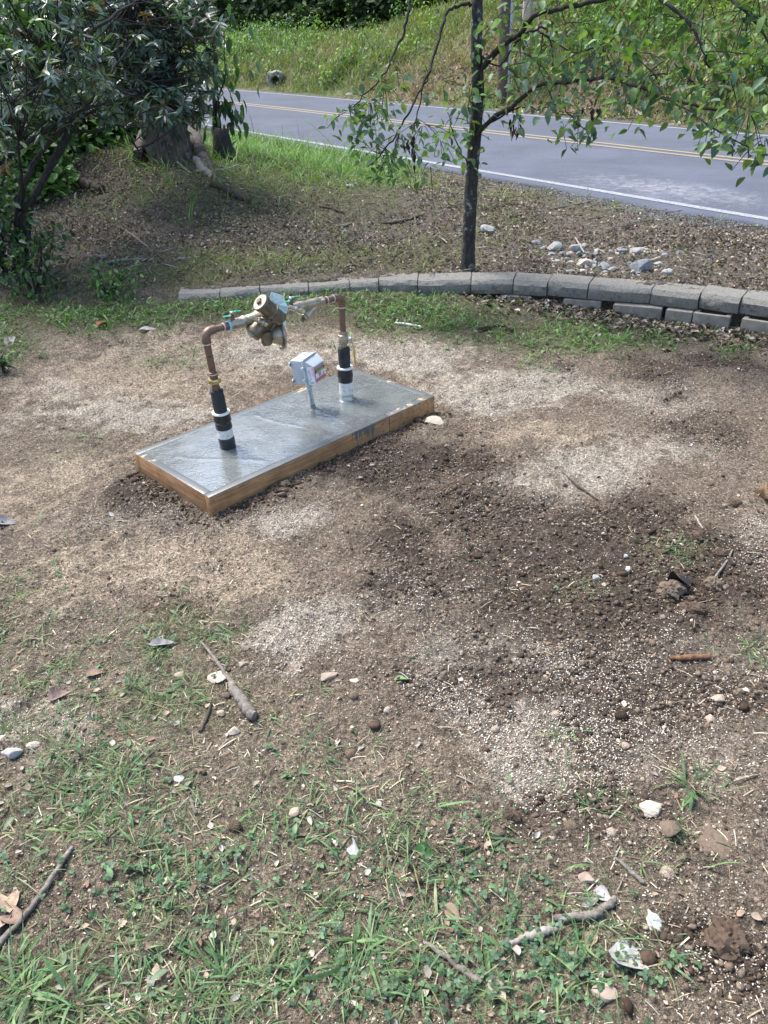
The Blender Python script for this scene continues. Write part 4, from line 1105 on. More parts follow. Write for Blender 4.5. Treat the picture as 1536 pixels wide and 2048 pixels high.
for px, py, dy, rad, n in clusters:
    n = int(n * (1.35 if px < 910 else 1.2))
    c = at(px, py, YT - dy); rw = rad * np.linalg.norm(c - EYE) / FPX
    P = c + lr.normal(0, 1, (n, 3)) * np.array([.55, .45, .5]) * rw
    # short twigs
    for k in range(0, n, 4):
        q_ = c + (P[k] - c) * .15 + np.array([0, 0, rw * .5]); bm_tube(tw, smoothpath([q_, (q_ + P[k]) / 2 + np.array([0, 0, .012]), P[k]], 3), [.0022] * 4 + [.0016] * 3, 4, cap=False)
    az = lr.uniform(0, 2 * math.pi, n); dr_ = lr.normal(.34, .42, n)
    R = rotz(az) @ roty(dr_) @ rotx(lr.normal(0, .5, n))
    sz = lr.uniform(.046, .080, n) * (.85 if px < 900 else 1)
    col = pick([(.085, .145, .085), (.105, .175, .095), (.12, .19, .075), (.07, .125, .075), (.15, .21, .065)] if px < 1290 or py > 180 else [(.07, .13, .03), (.10, .17, .035), (.05, .10, .03)], n, lr, .15)
    if px > 1200 and py < 220: col[lr.random(n) < .008] = (.34, .20, .07)
    for j in range(3):
        s = np.arange(n) % 3 == j
        bag.add(*LT_[j], P[s], R[s], sz[s], col[s])
tag(finish('twigs', tw, m_bark_s, YTREE, True, 80), kind='stuff')
def child_np(o, root):
    off = np.array(root.location)
    for v in o.data.vertices: pass
    n = len(o.data.vertices); a = np.empty(n * 3, np.float32); o.data.vertices.foreach_get('co', a); a = a.reshape(-1, 3) - off; o.data.vertices.foreach_set('co', a.astype(np.float32).ravel()); o.data.update(); o.parent = root; return o
child_np(link('foliage', bag.mesh('foliage', MAT['leaf'], True)), YTREE)
# withered leaf bunches caught in the branches
for px, py, Y, n in ((822, 288, YT - .45, 18), (1026, 240, YT - .2, 14), (1182, 222, YT - .8, 12)):
    bg = Bag(); c = at(px, py, Y); P = c + lr.normal(0, 1, (n, 3)) * np.array([.022, .022, .05])
    bg.add(*t_leaf(.35, .8, .5, 5, 0, .5), P, rotz(lr.uniform(0, 6.3, n)) @ roty(lr.normal(1.3, .3, n)), lr.uniform(.03, .06, n), pick([(.035, .024, .020), (.06, .04, .032)], n, lr))
    child_np(link('withered_leaves', bg.mesh('withered_leaves', MAT['dryleaf'])), YTREE)

# ------------------------------------------------------------------ rhododendron at the left
rb = G(45, 545); YR = rb[1]
RH = tag(empty('rhododendron', tuple(rb)), 'big leaning rhododendron shrub with long drooping grey-green leaves at the left of the yard', 'shrub')
rstems = [[(40, 565, YR), (48, 430, YR), (75, 380, YR + .15), (105, 320, YR + .3), (140, 260, YR + .5), (170, 230, YR + .7), (220, 200, YR + 1.1), (290, 165, YR + 1.6), (360, 130, YR + 2.0)],
          [(30, 565, YR), (40, 400, YR), (62, 340, YR + .1), (85, 300, YR + .25), (130, 255, YR + .4), (190, 190, YR + .8), (240, 120, YR + 1.2), (300, 40, YR + 1.7)],
          [(-40, 600, YR - .1), (-30, 380, YR - .1), (0, 325, YR), (50, 290, YR), (110, 250, YR + .1), (180, 215, YR + .3), (270, 190, YR + .5)],
          [(-60, 400, YR - .2), (20, 240, YR), (95, 140, YR + .2), (140, 100, YR + .4), (200, 50, YR + .9), (260, 10, YR + 1.7), (300, -10, YR + 2.0)],
          [(60, 570, YR + .1), (55, 480, YR), (62, 420, YR + .1), (88, 360, YR + .2), (130, 290, YR + .5), (150, 250, YR + .8), (165, 180, YR + 1.0), (180, 80, YR + 1.1)],
          [(10, 560, YR - .1), (0, 480, YR - .1), (-20, 380, YR - .1), (-30, 250, YR - .1), (-10, 120, YR)],
          [(130, 262, YR + .5), (190, 262, YR + .8), (240, 250, YR + 1.1), (270, 290, YR + 1.2), (285, 320, YR + 1.3)],
          [(48, 430, YR), (42, 350, YR - .2), (36, 280, YR - .3), (28, 200, YR - .4)]]
SP = []
for k, s in enumerate(rstems): SP += branch(s, .028 if k < 5 else .014, .006, RH, m_bark_s, 30 + k, 'stem', 6)
SP = np.array(SP)
bag = Bag(); rr = np.random.default_rng(5)
whorls = []
def blob(px, py, rx, ry, dy, dd, n):
    for _ in range(int(n * .80)):
        a, r_ = rr.uniform(0, 2 * math.pi), math.sqrt(rr.random())
        whorls.append((px + rx * r_ * math.cos(a), py + ry * r_ * math.sin(a), YR + dy + rr.normal(0, dd)))
blob(330, 105, 105, 90, 2.1, .22, 150); blob(235, 125, 115, 90, 1.85, .2, 140); blob(85, 90, 85, 100, .4, .3, 110); blob(370, 190, 65, 60, 2.0, .25, 44); blob(280, 200, 90, 45, 1.6, .25, 64)
blob(160, 195, 100, 55, .6, .3, 66); blob(40, 160, 70, 70, .1, .3, 54); blob(395, 35, 50, 45, 2.2, .2, 44); blob(315, 22, 115, 34, 2.1, .2, 74); blob(50, 0, 100, 50, .5, .3, 70); blob(205, 25, 60, 36, 1.9, .15, 44); blob(408, 120, 32, 100, 2.1, .2, 20)
blob(60, 240, 80, 40, .2, .3, 34); blob(-80, 150, 60, 200, 0, .3, 60); blob(40, -80, 100, 60, .4, .25, 40); blob(25, 300, 40, 50, -.1, .2, 14); blob(360, 225, 55, 22, 2.3, .2, 30)
wp = np.array([at(*w) for w in whorls]); nW = len(wp)
tw = bmesh.new()
for k in range(0, nW, 2):
    d2 = ((SP - wp[k]) ** 2).sum(1); j = int(np.argsort(d2)[min(6, len(d2) - 1)])
    mid = (SP[j] + wp[k]) / 2 + rr.normal(0, .03, 3) - np.array([0, 0, .03]); bm_tube(tw, smoothpath([SP[j], mid, wp[k]], 4), list(np.linspace(.006, .003, 9)), 5, cap=False)
tag(finish('twigs', tw, m_bark_s, RH, True, 80), kind='stuff')
RL = [t_leaf(.26, .15, .18, 5, 0, .12), t_leaf(.30, .2, .12, 5, 0, .3), t_leaf(.24, .1, .3, 5, 0, .05)]
for k in range(nW):
    n = rr.integers(7, 12); az = np.linspace(0, 2 * math.pi, n, endpoint=False) + rr.uniform(0, 6) + rr.normal(0, .25, n)
    dr_ = rr.normal(.22, .40, n) + rr.normal(0, .2); sz = rr.uniform(.055, .105, n) * (1 + .12 * (whorls[k][2] - YR))
    axis = rotx(np.array([rr.normal(0, .35)])) @ roty(np.array([rr.normal(0, .35)]))
    R = axis @ rotz(az) @ roty(dr_) @ rotx(rr.normal(0, .35, n))
    col = pick([(.10, .15, .115), (.14, .19, .155), (.075, .12, .085), (.185, .235, .195), (.06, .105, .06)], n, rr, .25)
    dead = rr.random(n) < .06; col[dead] = (.13, .085, .06)
    if rr.random() < .05: col[:] = pick([(.12, .075, .055), (.16, .10, .07)], n, rr)
    if whorls[k][0] < 110 and whorls[k][1] < 120 and rr.random() < .35: col = pick([(.09, .17, .04), (.12, .21, .05)], n, rr); 
    bag.add(*RL[k % 3], np.repeat(wp[k][None], n, 0), R, sz, col)
child_np(link('foliage', bag.mesh('foliage', MAT['glossleaf'], True)), RH)

# undergrowth at its foot
def leafy_plant(name, px, py, h, spread, n, cols, label, cat, size=(.03, .06), wid=.5, stems=5, group=None, Y=None, seed=0, mat='leaf', dead=0.0):
    b0 = G(px, py) if Y is None else AT(px, py, Y); b0 = np.array(b0); r = np.random.default_rng(seed)
    root = tag(empty(name, tuple(b0)), label, cat, group); bm = bmesh.new(); bg = Bag(); tips = []
    for k in range(stems):
        a = r.uniform(0, 6.28); tip = b0 + np.array([math.cos(a) * spread * r.uniform(.3, 1), math.sin(a) * spread * r.uniform(.3, 1), h * r.uniform(.6, 1)])
        P = smoothpath([b0 + np.array([0, 0, -.02]), (b0 + tip) / 2 + r.normal(0, spread * .12, 3), tip], 5); bm_tube(bm, P, list(np.linspace(.006, .002, len(P)) * (1 + h)), 5, cap=False); tips.append(np.array(P))
    finish('stem', bm, m_bark_s, root, True, 80)
    T = np.concatenate([t_[3:] for t_ in tips]); j = r.integers(0, len(T), n)
    P = T[j] + r.normal(0, 1, (n, 3)) * spread * np.array([.3, .3, .22]); col = pick(cols, n, r, .2)
    P[:, 2] = np.maximum(P[:, 2], b0[2] + .015)
    bg.add(*t_leaf(wid, .2, .2, 4, 0, .3), P, rotz(r.uniform(0, 6.28, n)) @ roty(r.normal(.35, .45, n)) @ rotx(r.normal(0, .4, n)), r.uniform(size[0], size[1], n), col)
    child_np(link('foliage', bg.mesh('foliage', MAT[mat], True)), root); return root
DG = [(.02, .05, .022), (.035, .075, .03), (.05, .10, .035)]; MG = [(.05, .11, .035), (.075, .15, .04), (.10, .18, .05)]; BG_ = [(.09, .19, .035), (.13, .25, .05), (.07, .15, .03)]
leafy_plant('weed_clump', 15, 555, .85, .32, 620, DG, 'dark leafy weeds crowding the foot of the leaning rhododendron', 'weeds', (.04, .075), .55, 9, seed=1)
leafy_plant('weed_clump', 70, 590, .45, .30, 420, DG, 'low dark weed clump beside the rhododendron stems, nearest the grass strip', 'weeds', (.035, .06), .55, 8, seed=2)
leafy_plant('weed_clump', -20, 480, .9, .40, 420, DG, 'tall dark weeds at the left edge behind the rhododendron stems', 'weeds', (.04, .08), .5, 8, seed=3)
leafy_plant('weed_clump', 215, 590, .16, .25, 200, MG, 'low green weeds in the shade left of the buried wall end', 'weeds', (.03, .055), .5, 7, seed=4)
leafy_plant('weed_clump', 8, 745, .12, .06, 40, DG, 'small dark upright weed at the left edge of the bare yard', 'weeds', (.05, .09), .15, 5, seed=5)

# ------------------------------------------------------------------ big old tree on the mound
ob = G(338, 318)
OT = tag(empty('old_tree', tuple(ob)), 'thick shaggy-barked old trunk standing on the mound behind the rhododendron leaves', 'tree')
dO = np.linalg.norm(ob - EYE); rO = 37 * dO / FPX
bm = bmesh.new(); nS = 44; rings = []; hs = np.concatenate([np.linspace(-.25, 1.2, 16), np.linspace(1.5, 6.0, 18)])
rr = np.random.default_rng(11)
for i, h in enumerate(hs):
    ring = []
    for k in range(nS):
        a = 2 * math.pi * k / nS
        flare = 1 + .40 * math.exp(-max(h + .1, 0) / .22) * (.55 + .45 * math.cos(4 * a + .8)) + .06 * math.cos(3 * a + h)
        rad = rO * flare * (1 - .06 * h) * (1 + .07 * (vnoise(a * 9, h * 2.2, 1.0, 5) - .5) * 2 + .035 * rr.normal())
        ring.append(bm.verts.new(ob + np.array([rad * math.cos(a) - .09 * max(h, 0) ** 2, rad * math.sin(a), h])))
    rings.append(ring)
for A_, B_ in zip(rings[:-1], rings[1:]):
    for k in range(nS): bm.faces.new((A_[k], A_[(k + 1) % nS], B_[(k + 1) % nS], B_[k]))
bm.faces.new(rings[-1])
finish('trunk', bm, m_bark_b, OT, True, 70)
def gpt(px, py, dz=0): p = G(px, py).copy(); p[2] += dz; return p
bm = bmesh.new(); bm_tube(bm, smoothpath([gpt(375, 262, .35), gpt(392, 300, .14), gpt(408, 328, .05), gpt(428, 352, .0), gpt(440, 370, -.05)], 5), list(np.linspace(.09, .03, 21)), 12, 0, .1, 4); finish('root', bm, m_bark_b, OT, True, 70)
bm = bmesh.new(); bm_tube(bm, smoothpath([gpt(300, 275, .3), gpt(285, 305, .1), gpt(268, 322, -.02)], 5), list(np.linspace(.08, .03, 11)), 10, 0, .1, 5); finish('root', bm, m_bark_b, OT, True, 70)
bg = Bag(); n = 2400; h0 = rr.normal(0, 1, (n, 3)); P = ob + np.array([-3.6, .6, 6.6]) + np.clip(h0, -1.8, 1.8) * np.array([1.7, 1.7, 1.0])
bg.add(*t_leaf(.5, .2, .2, 4, 0, .2), P, randR(n, .6, rr), rr.uniform(.12, .22, n), pick(DG + MG, n, rr)); child_np(link('foliage', bg.mesh('foliage', MAT['leaf'], True)), OT)
bg = Bag(); n = 260; a = rr.uniform(0, 6.28, n); hh_ = rr.uniform(.05, 2.6, n); P = ob + np.stack([np.cos(a) * rO * 1.15, np.sin(a) * rO * 1.15, hh_], 1)
bg.add(*t_leaf(.6, .2, .2, 4, 0, .4), P, rotz(a) @ roty(rr.normal(.9, .4, n)), rr.uniform(.05, .10, n), pick(DG, n, rr)); child_np(link('creeper', bg.mesh('creeper', MAT['leaf'], True)), OT)
# slim dark sapling and old stump beside it
sb = G(432, 302); Ys = sb[1]
SG = tag(empty('sapling', tuple(sb)), 'slim dark sapling rising beside a black stump right of the old trunk', 'sapling')
branch([(434, 305, Ys), (432, 270, Ys), (430, 215, Ys), (432, 150, Ys), (425, 60, Ys), (430, -60, Ys)], .042, .02, SG, m_bark_s, 61, 'trunk')
branch([(444, 300, Ys - .1), (440, 250, Ys - .1), (437, 200, Ys - .1), (450, 150, Ys - .2), (447, 60, Ys - .2)], .016, .006, SG, m_bark_s, 62, 'stem')
branch([(432, 150, Ys), (455, 175, Ys - .1), (470, 215, Ys - .15), (478, 225, Ys - .15)], .006, .003, SG, m_bark_s, 63, 'stem')
bg = Bag(); n = 130; P = np.concatenate([at(445, 190, Ys - .1) + rr.normal(0, 1, (80, 3)) * np.array([.14, .12, .35]), at(468, 222, Ys - .15) + rr.normal(0, .07, (20, 3)), at(440, 60, Ys) + rr.normal(0, .25, (30, 3))])
bg.add(*t_leaf(.4, .2, .2, 4, 0, .4), P, rotz(rr.uniform(0, 6.3, n)) @ roty(rr.normal(.9, .4, n)), rr.uniform(.09, .17, n), pick(DG + [(.05, .08, .05)], n, rr)); child_np(link('foliage', bg.mesh('foliage', MAT['glossleaf'], True)), SG)
bm = bmesh.new(); s0_ = G(452, 318); rings = []
for i, (h, r_) in enumerate(((-.1, .17), (.04, .14), (.12, .11), (.20, .085), (.25, .05))):
    rings.append([bm.verts.new(s0_ + np.array([math.cos(a) * r_ * (1 + .3 * (vnoise(k * 1.3, i * .3, 1, 8) - .5)) - .12 * h, math.sin(a) * r_, h + (.10 * (vnoise(k * 1.7, 0, 1, 4)) if i > 2 else 0)])) for k, a in enumerate(np.linspace(0, 6.283, 16, endpoint=False))])
for A_, B_ in zip(rings[:-1], rings[1:]):
    for k in range(16): bm.faces.new((A_[k], A_[(k + 1) % 16], B_[(k + 1) % 16], B_[k]))
bm.faces.new(rings[-1])
st = finish('stump', bm, m_bark_s, None, True, 60); tag(st, 'small black rotten stump at the foot of the slim sapling', 'stump')

# ------------------------------------------------------------------ sticks, logs, stones and leaves one can point at
m_stick = m_bark('weathered_stick', (.10, .085, .07), (.24, .21, .18), (.34, .32, .29), .6, 30, .5)
m_stickd = m_bark('dark_stick', (.035, .028, .022), (.10, .08, .065), (.20, .18, .16), .68, 30, .6)
m_stickw = m_bark('bleached_wood', (.19, .165, .14), (.34, .30, .265), (.42, .39, .35), .6, 20, .5)
m_sticko = m_bark('reddish_bark', (.11, .055, .03), (.24, .13, .075), (.3, .2, .13), .66, 30, .7)
def gz(px, py, dz):
    p = G(px, py).copy(); p[2] = float(ground(p[0], p[1])) + dz; return p
def stick(name, pts, radii, label, cat='stick', mat=m_stick, seed=0, group=None, lift=.8, jit=.10):
    n = len(pts); P = [gz(px, py, max(r_, .003) * lift) for (px, py), r_ in zip(pts, radii if len(radii) == n else np.linspace(radii[0], radii[-1], n))]
    # straighten the lie: it bridges small hollows
    P = smoothpath(P, 7); z = np.array([p[2] for p in P]); zs = np.convolve(np.pad(z, 4, 'edge'), np.ones(9) / 9, 'valid'); 
    r = np.random.default_rng(seed); R = np.interp(np.linspace(0, 1, len(P)), np.linspace(0, 1, len(radii)), radii)
    for i, p in enumerate(P): p[2] = max(zs[i], z[i] - .002) + .002; p[:2] += r.normal(0, R[i] * .18, 2)
    bm = bmesh.new(); bm_tube(bm, P, list(R), 9, 0, jit, seed)
    return tag(finish(name, bm, mat, None, True, 75), label, cat, group)
stick('stick', [(402, 1285), (430, 1322), (458, 1362), (470, 1385), (488, 1412), (508, 1438)], [.0035, .005, .007, .014, .017, .015], 'long grey stick with a thick broken end, beside the flat tan stone', seed=1)
stick('stick', [(402, 1468), (414, 1440), (424, 1408)], [.004, .005, .003], 'short dark twig just left of the thick-ended grey stick', mat=m_stickd, seed=2)
stick('stick', [(-10, 1905), (50, 1835), (100, 1770), (148, 1700)], [.007, .006, .006, .005], 'long thin straight grey stick lying in the grass at the lower left edge', seed=3)
stick('stick', [(1106, 1842), (1150, 1843), (1195, 1832), (1230, 1802)], [.007, .0085, .0085, .007], 'curved ringed grey stick in the dirt right of the clover', seed=4)
stick('stick', [(1020, 1895), (1060, 1880), (1085, 1872), (1112, 1862)], [.005, .008, .009, .007], 'pale knobbly stick just below the curved grey one', mat=m_stickw, seed=5)
stick('stick', [(848, 1885), (890, 1915), (925, 1945), (962, 1972)], [.004, .006, .007, .006], 'brown peeling stick slanting through the clover at the bottom', mat=m_stick, seed=6)
stick('stick', [(1228, 1722), (1255, 1745), (1286, 1770)], [.003, .005, .005], 'short straight grey stick between the clods and the curved stick', seed=7)
stick('stick', [(884, 1960), (890, 2000), (898, 2040)], [.005, .006, .005], 'upright brown stick at the bottom edge of the clover', mat=m_stickd, seed=8)
stick('stick', [(1140, 1955), (1180, 1962), (1222, 1955)], [.005, .006, .004], 'stubby mossy stick under the ragged grey bark piece', mat=m_stickd, seed=9)
stick('stick', [(382, 1600), (388, 1618), (394, 1632)], [.004, .005, .004], 'tiny grey twig standing out of bare soil in the lower left grass', seed=10)
stick('stick', [(1340, 1318), (1380, 1320), (1420, 1318)], [.006, .009, .006], 'reddish brown bark stick lying on the white granules at the right', mat=m_sticko, seed=11)
stick('stick', [(1418, 1170), (1450, 1130), (1465, 1100)], [.004, .004, .003], 'thin forked root twig poking from the clod heap', mat=m_stick, seed=12)
stick('stick', [(1125, 945), (1150, 968), (1195, 1000)], [.003, .004, .003], 'thin dark twig on the pale granules right of the slab', mat=m_stickd, seed=13)
stick('stick', [(1390, 1030), (1397, 1045), (1405, 1060)], [.004, .004, .003], 'short pale rootlet above the clod heap', mat=m_stickw, seed=14)
stick('log', [(388, 322), (400, 335), (412, 348), (424, 356)], [.03, .045, .045, .02], 'white decayed log end on the mound below the old trunk', 'log', m_stickw, 15, jit=.2)
stick('log', [(425, 370), (450, 382), (475, 395), (500, 406)], [.03, .028, .03, .022], 'dark fallen branch on the mound below the white log', 'log', m_stickd, 16)
stick('branch_litter', [(392, 356), (420, 348), (450, 346), (478, 336)], [.012, .012, .012, .008], 'thin pale branch lying across the white log', 'branch', m_stickw, 17, lift=4)
stick('branch_litter', [(355, 328), (370, 340), (384, 348)], [.012, .014, .010], 'short pale branch left of the white log', 'branch', m_stickw, 18)
stick('branch_litter', [(448, 348), (455, 356), (463, 364)], [.010, .010, .008], 'short pale branch right of the white log', 'branch', m_stickw, 19)
stick('branch_litter', [(212, 448), (240, 458), (275, 480), (308, 508)], [.010, .011, .010, .008], 'long pale stick slanting across the bare mound', 'branch', m_stick, 20)
stick('branch_litter', [(180, 540), (215, 528), (250, 526), (290, 524)], [.012, .014, .014, .010], 'grey branch lying along the foot of the mound', 'branch', m_stick, 21)
stick('branch_litter', [(180, 520), (215, 520)], [.013, .016, .012], 'short thick stick just above the grey branch at the foot of the mound', 'branch', m_stick, 22)
stick('branch_litter', [(355, 522), (400, 518)], [.007, .006], 'thin straight pale stick above the buried wall end', 'branch', m_stickw, 23)
stick('branch_litter', [(765, 440), (800, 444), (840, 434), (870, 428), (905, 428)], [.010, .012, .012, .010, .006], 'dark curved branch on leaf litter left of the young tree', 'branch', m_stickd, 24)
stick('branch_litter', [(640, 416), (665, 422), (690, 427)], [.012, .012, .008], 'dark stick in the litter below the lush grass', 'branch', m_stickd, 25)
stick('branch_litter', [(672, 455), (690, 450), (705, 444)], [.012, .014, .010], 'short stout grey stick in the middle of the litter', 'branch', m_stick, 26)
stick('branch_litter', [(855, 463), (880, 474), (895, 486)], [.006, .007, .005], 'thin pale twig beside the young tree trunk', 'branch', m_stickw, 27)
stick('branch_litter', [(1100, 420), (1150, 412), (1180, 405)], [.008, .009, .006], 'pale twig in the litter below the road edge', 'branch', m_stick, 28)
stick('branch_litter', [(1285, 522), (1310, 516), (1330, 510)], [.010, .012, .008], 'pale stick behind the wall among the white rocks', 'branch', m_stickw, 29)
stick('branch_litter', [(1330, 660), (1400, 660), (1470, 662), (1530, 668)], [.010, .010, .009, .006], 'long straight stick in front of the exposed base blocks', 'branch', m_stick, 30)
stick('branch_litter', [(1150, 480), (1160, 500), (1168, 512)], [.006, .007, .005], 'slim twig leaning on the white rocks', 'branch', m_stickw, 31, lift=6)
stick('branch_litter', [(1250, 205), (1275, 218), (1290, 232)], [.03, .035, .02], 'pale fallen limb at the foot of the far bank', 'branch', m_stickw, 32)
stick('log', [(155, 372), (180, 378), (203, 384)], [.045, .055, .05], 'stubby dark log on the mound by the rhododendron', 'log', m_stickd, 33)
stick('plastic_strip', [(790, 645), (815, 648), (842, 653)], [.006, .007, .006], 'thin white plastic strip lying in the grass behind the slab', 'plastic strip', m_ring, 34, jit=0)
stick('root_hump', [(955, 662), (985, 655), (1010, 655), (1026, 664)], [.010, .010, .010, .010], 'dark curved root hump in the grass in front of the wall', 'root', m_stickd, 35, lift=2)

def m_rock(name, c1, c2, c3, sc=25):
    return m_noise(name, c1, c3, sc, .9, 0, .6, .004, sc * 4, c2, .25)
mr_white = m_rock('white_limestone', (.135, .13, .12), (.215, .208, .195), (.33, .32, .30)); mr_tan = m_rock('tan_stone', (.17, .125, .09), (.24, .185, .135), (.33, .26, .20))
mr_pale = m_rock('pale_stone', (.26, .205, .155), (.34, .275, .215), (.42, .36, .29)); mr_clod = m_rock('soil_clod', (.030, .019, .013), (.058, .037, .026), (.10, .068, .047), 60)
mr_brown = m_rock('brown_stone', (.055, .039, .028), (.095, .068, .049), (.15, .112, .08), 40); mr_chalk = m_rock('chalky_white', (.36, .36, .36), (.46, .46, .45), (.56, .56, .55), 60); mr_bluegrey = m_rock('blue_grey_rock', (.075, .08, .09), (.135, .14, .15), (.23, .235, .24))
def stone(name, px, py, w, shape, mat, label, cat='stone', seed=0, group=None, sink=.25, rough=.16, sub=3, yaw=None, angular=True, tilt=0.0):
    """w: width in photo pixels; shape: depth and height against width"""
    p = G(px, py); D = np.linalg.norm(p - EYE); wd = w * D / FPX * (.85 if cat in ('clod', 'stone') else 1); r = np.random.default_rng(seed + 100)
    bm = bmesh.new(); bmesh.ops.create_icosphere(bm, subdivisions=sub + (0 if angular else 1), radius=.5)
    pl = [(unit(r.normal(0, 1, 3)), r.uniform(.24, .40)) for _ in range(11 if angular else 0)]
    off = r.uniform(0, 50, 3)
    for v in bm.verts:
        c = np.array(v.co)
        for n_, d_ in pl:
            e = c.dot(n_) - d_
            if e > 0: c = c - n_ * e * .93
        amp2 = 0 if angular else .22
        c = c * (1 + amp2 * (vnoise(c[0] * 22 + c[2] * 13, c[1] * 22 - c[2] * 9, 1, seed + 8) - .5) + amp2 * (vnoise(c[0] * 44 + c[2] * 23, c[1] * 44 - c[2] * 29, 1, seed + 9) - .5) + rough * (vnoise(c[0] * 5 + off[0] + c[2] * 3, c[1] * 5 + off[1] - c[2] * 4, 1, seed) - .5) + rough * .5 * (vnoise(c[0] * 14 + off[2] + c[2] * 8, c[1] * 14, 1, seed + 3) - .5))
        v.co = c
    xs_ = [v.co.x for v in bm.verts]; zs_ = [v.co.z for v in bm.verts]; ys_ = [v.co.y for v in bm.verts]
    sx = wd / (max(xs_) - min(xs_)); sy = wd * shape[0] / (max(ys_) - min(ys_)); sz = wd * shape[1] / (max(zs_) - min(zs_)); ya = r.uniform(-.5, .5) if yaw is None else yaw
    Rm = Matrix.Rotation(ya, 3, 'Z') @ Matrix.Rotation(tilt, 3, 'X')
    g = float(ground(p[0], p[1])); h = wd * shape[1]
    for v in bm.verts: v.co = Rm @ Vector((v.co.x * sx, v.co.y * sy, v.co.z * sz)) + Vector((p[0], p[1], g + h * (.5 - sink - (.14 if not angular else 0))))
    return tag(finish(name, bm, mat, None, True, 28 if angular else 35), label, cat, group)
gW = 'white rocks dumped behind the wall'
big = [(1170, 528, 36, 'large pale rock in front of the white rock pile, right against the wall'), (1150, 498, 30, 'white rock standing in the litter at the back of the rock pile'), (1205, 533, 30, 'blocky pale rock second from the left along the wall edge'),
       (1280, 540, 40, 'dark blue-grey rock leaning on the wall, biggest of the pile'), (1335, 548, 22, 'flat grey rock right of the blue-grey one against the wall'), (1110, 498, 32, 'flat pale rock at the left end of the rock pile'), (1075, 485, 18, 'small grey rock alone left of the rock pile'),
       (1275, 505, 26, 'pale wedge rock at the top right of the rock pile'), (1300, 502, 20, 'small grey rock beside the pale wedge rock'), (1318, 527, 16, 'round pale pebble rock behind the blue-grey one'), (1140, 541, 18, 'small pale rock tucked against the wall left of the large pale rock'), (1235, 508, 18, 'mossy grey rock in the middle of the rock pile'),
       (975, 466, 30, 'flat whitish rock lying alone right of the young tree trunk'), (1112, 519, 18, 'grey lump of rock between the flat pale rock and the wall'), (698, 373, 18, 'flat grey rock in the grass below the road'), (990, 468, 14, 'small whitish rock touching the flat one by the young tree')]
for k, (px, py, w, lb) in enumerate(big):
    stone('rock', px, py, w * 1.0, (.75, .62 if w < 34 else .7), mr_bluegrey if 'blue-grey rock lean' in lb else (mr_white if k % 3 else mr_pale if k == 0 else mr_white), lb, 'rock', k, gW if px > 1050 else None, .34)
sr = np.random.default_rng(44)
for k in range(70):
    px, py = sr.normal(1215, 65), sr.uniform(492, 548)
    if px > 1360 or px < 1080: continue
    stone('rock', px, py, sr.uniform(7, 17), (.8, .65), (mr_white, mr_pale, mr_bluegrey)[k % 3], 'small rubble stone scattered among the white rocks behind the wall', 'rock', 60 + k, gW, .3, sub=2)
# stones and scraps in the yard
stone('stone', 432, 1357, 46, (.9, .16), mr_pale, 'flat square tan stone beside the thick-ended grey stick', 'stone', 1, sink=.2, rough=.12, tilt=-.12)
stone('stone', 470, 1466, 28, (.8, .55), mr_pale, 'pale stone at the tip of the thick-ended grey stick', 'stone', 2)
stone('stone', 486, 1334, 24, (.8, .5), mr_tan, 'tan stone right of the thin end of the grey stick', 'stone', 3)
stone('stone', 360, 1351, 22, (.8, .4), mr_tan, 'small tan stone left of the flat square stone', 'stone', 4)
stone('stone', 452, 1390, 28, (.6, .5), mr_brown, 'brown stone under the middle of the grey stick', 'stone', 5)
stone('stone', 444, 1427, 20, (.8, .5), mr_tan, 'small tan stone above the pale stone at the stick tip', 'stone', 6)
stone('stone', 660, 1357, 42, (.5, .4), mr_tan, 'long tan stone in the middle of the dirt', 'stone', 7)
stone('stone', 708, 1400, 22, (1., .8), mr_brown, 'round brown stone right of the grey stick', 'stone', 8, angular=False)
stone('stone', 712, 1365, 26, (.6, .4), mr_pale, 'whitish stone next to the long tan stone', 'stone', 9)
stone('stone', 68, 1494, 30, (.6, .5), mr_pale, 'cream stone near the left edge', 'stone', 10, angular=False)
stone('stone', 24, 1505, 44, (.6, .4), mr_white, 'pale grey stone at the left edge beside the cream one', 'stone', 11)
stone('stone', 663, 1488, 20, (.8, .7), mr_brown, 'round brown stone below the long tan stone', 'stone', 12, angular=False)
stone('stone', 870, 845, 50, (.75, .35), mr_pale, 'pale wedge of rock at the far corner of the timber form', 'stone', 13, sink=.1, tilt=.25)
stone('stone', 918, 990, 16, (.8, .8), mr_brown, 'small brown stone on the dirt right of the form', 'stone', 14, angular=False)
stone('stone', 1300, 1626, 52, (.7, .3), mr_pale, 'cream weathered stone slab on the right dirt', 'stone', 15, rough=.3)
stone('stone', 1340, 1665, 44, (1.0, .5), mr_brown, 'dusty brown stone below the cream weathered stone', 'stone', 16)
stone('stone', 1222, 1672, 24, (.9, .7), mr_tan, 'dusty tan stone left of the cream weathered stone', 'stone', 17, angular=False)
stone('stone', 1333, 1750, 30, (1, .7), mr_tan, 'rounded tan stone at the end of the short straight stick', 'stone', 18, angular=False)
stone('stone', 1172, 1762, 34, (.7, .3), mr_tan, 'pinkish flat stone in the dirt above the curved stick', 'stone', 19)
stone('stone', 1255, 1143, 13, (1, 1), mr_chalk, 'bright white pebble right of the dark soil patch', 'stone', 20)
stone('stone', 1252, 1112, 13, (1, .7), mr_white, 'dull white pebble just above the bright one', 'stone', 21)
stone('stone', 1190, 1158, 18, (1, .6), mr_white, 'pale grey pebble left of the bright white one', 'stone', 22)
stone('stone', 1420, 1440, 22, (1.1, .8), mr_tan, 'tan stone standing in dark soil at the right', 'stone', 23)
stone('stone', 1435, 1402, 30, (.8, .5), mr_tan, 'flat tan stone just above the standing one', 'stone', 24)
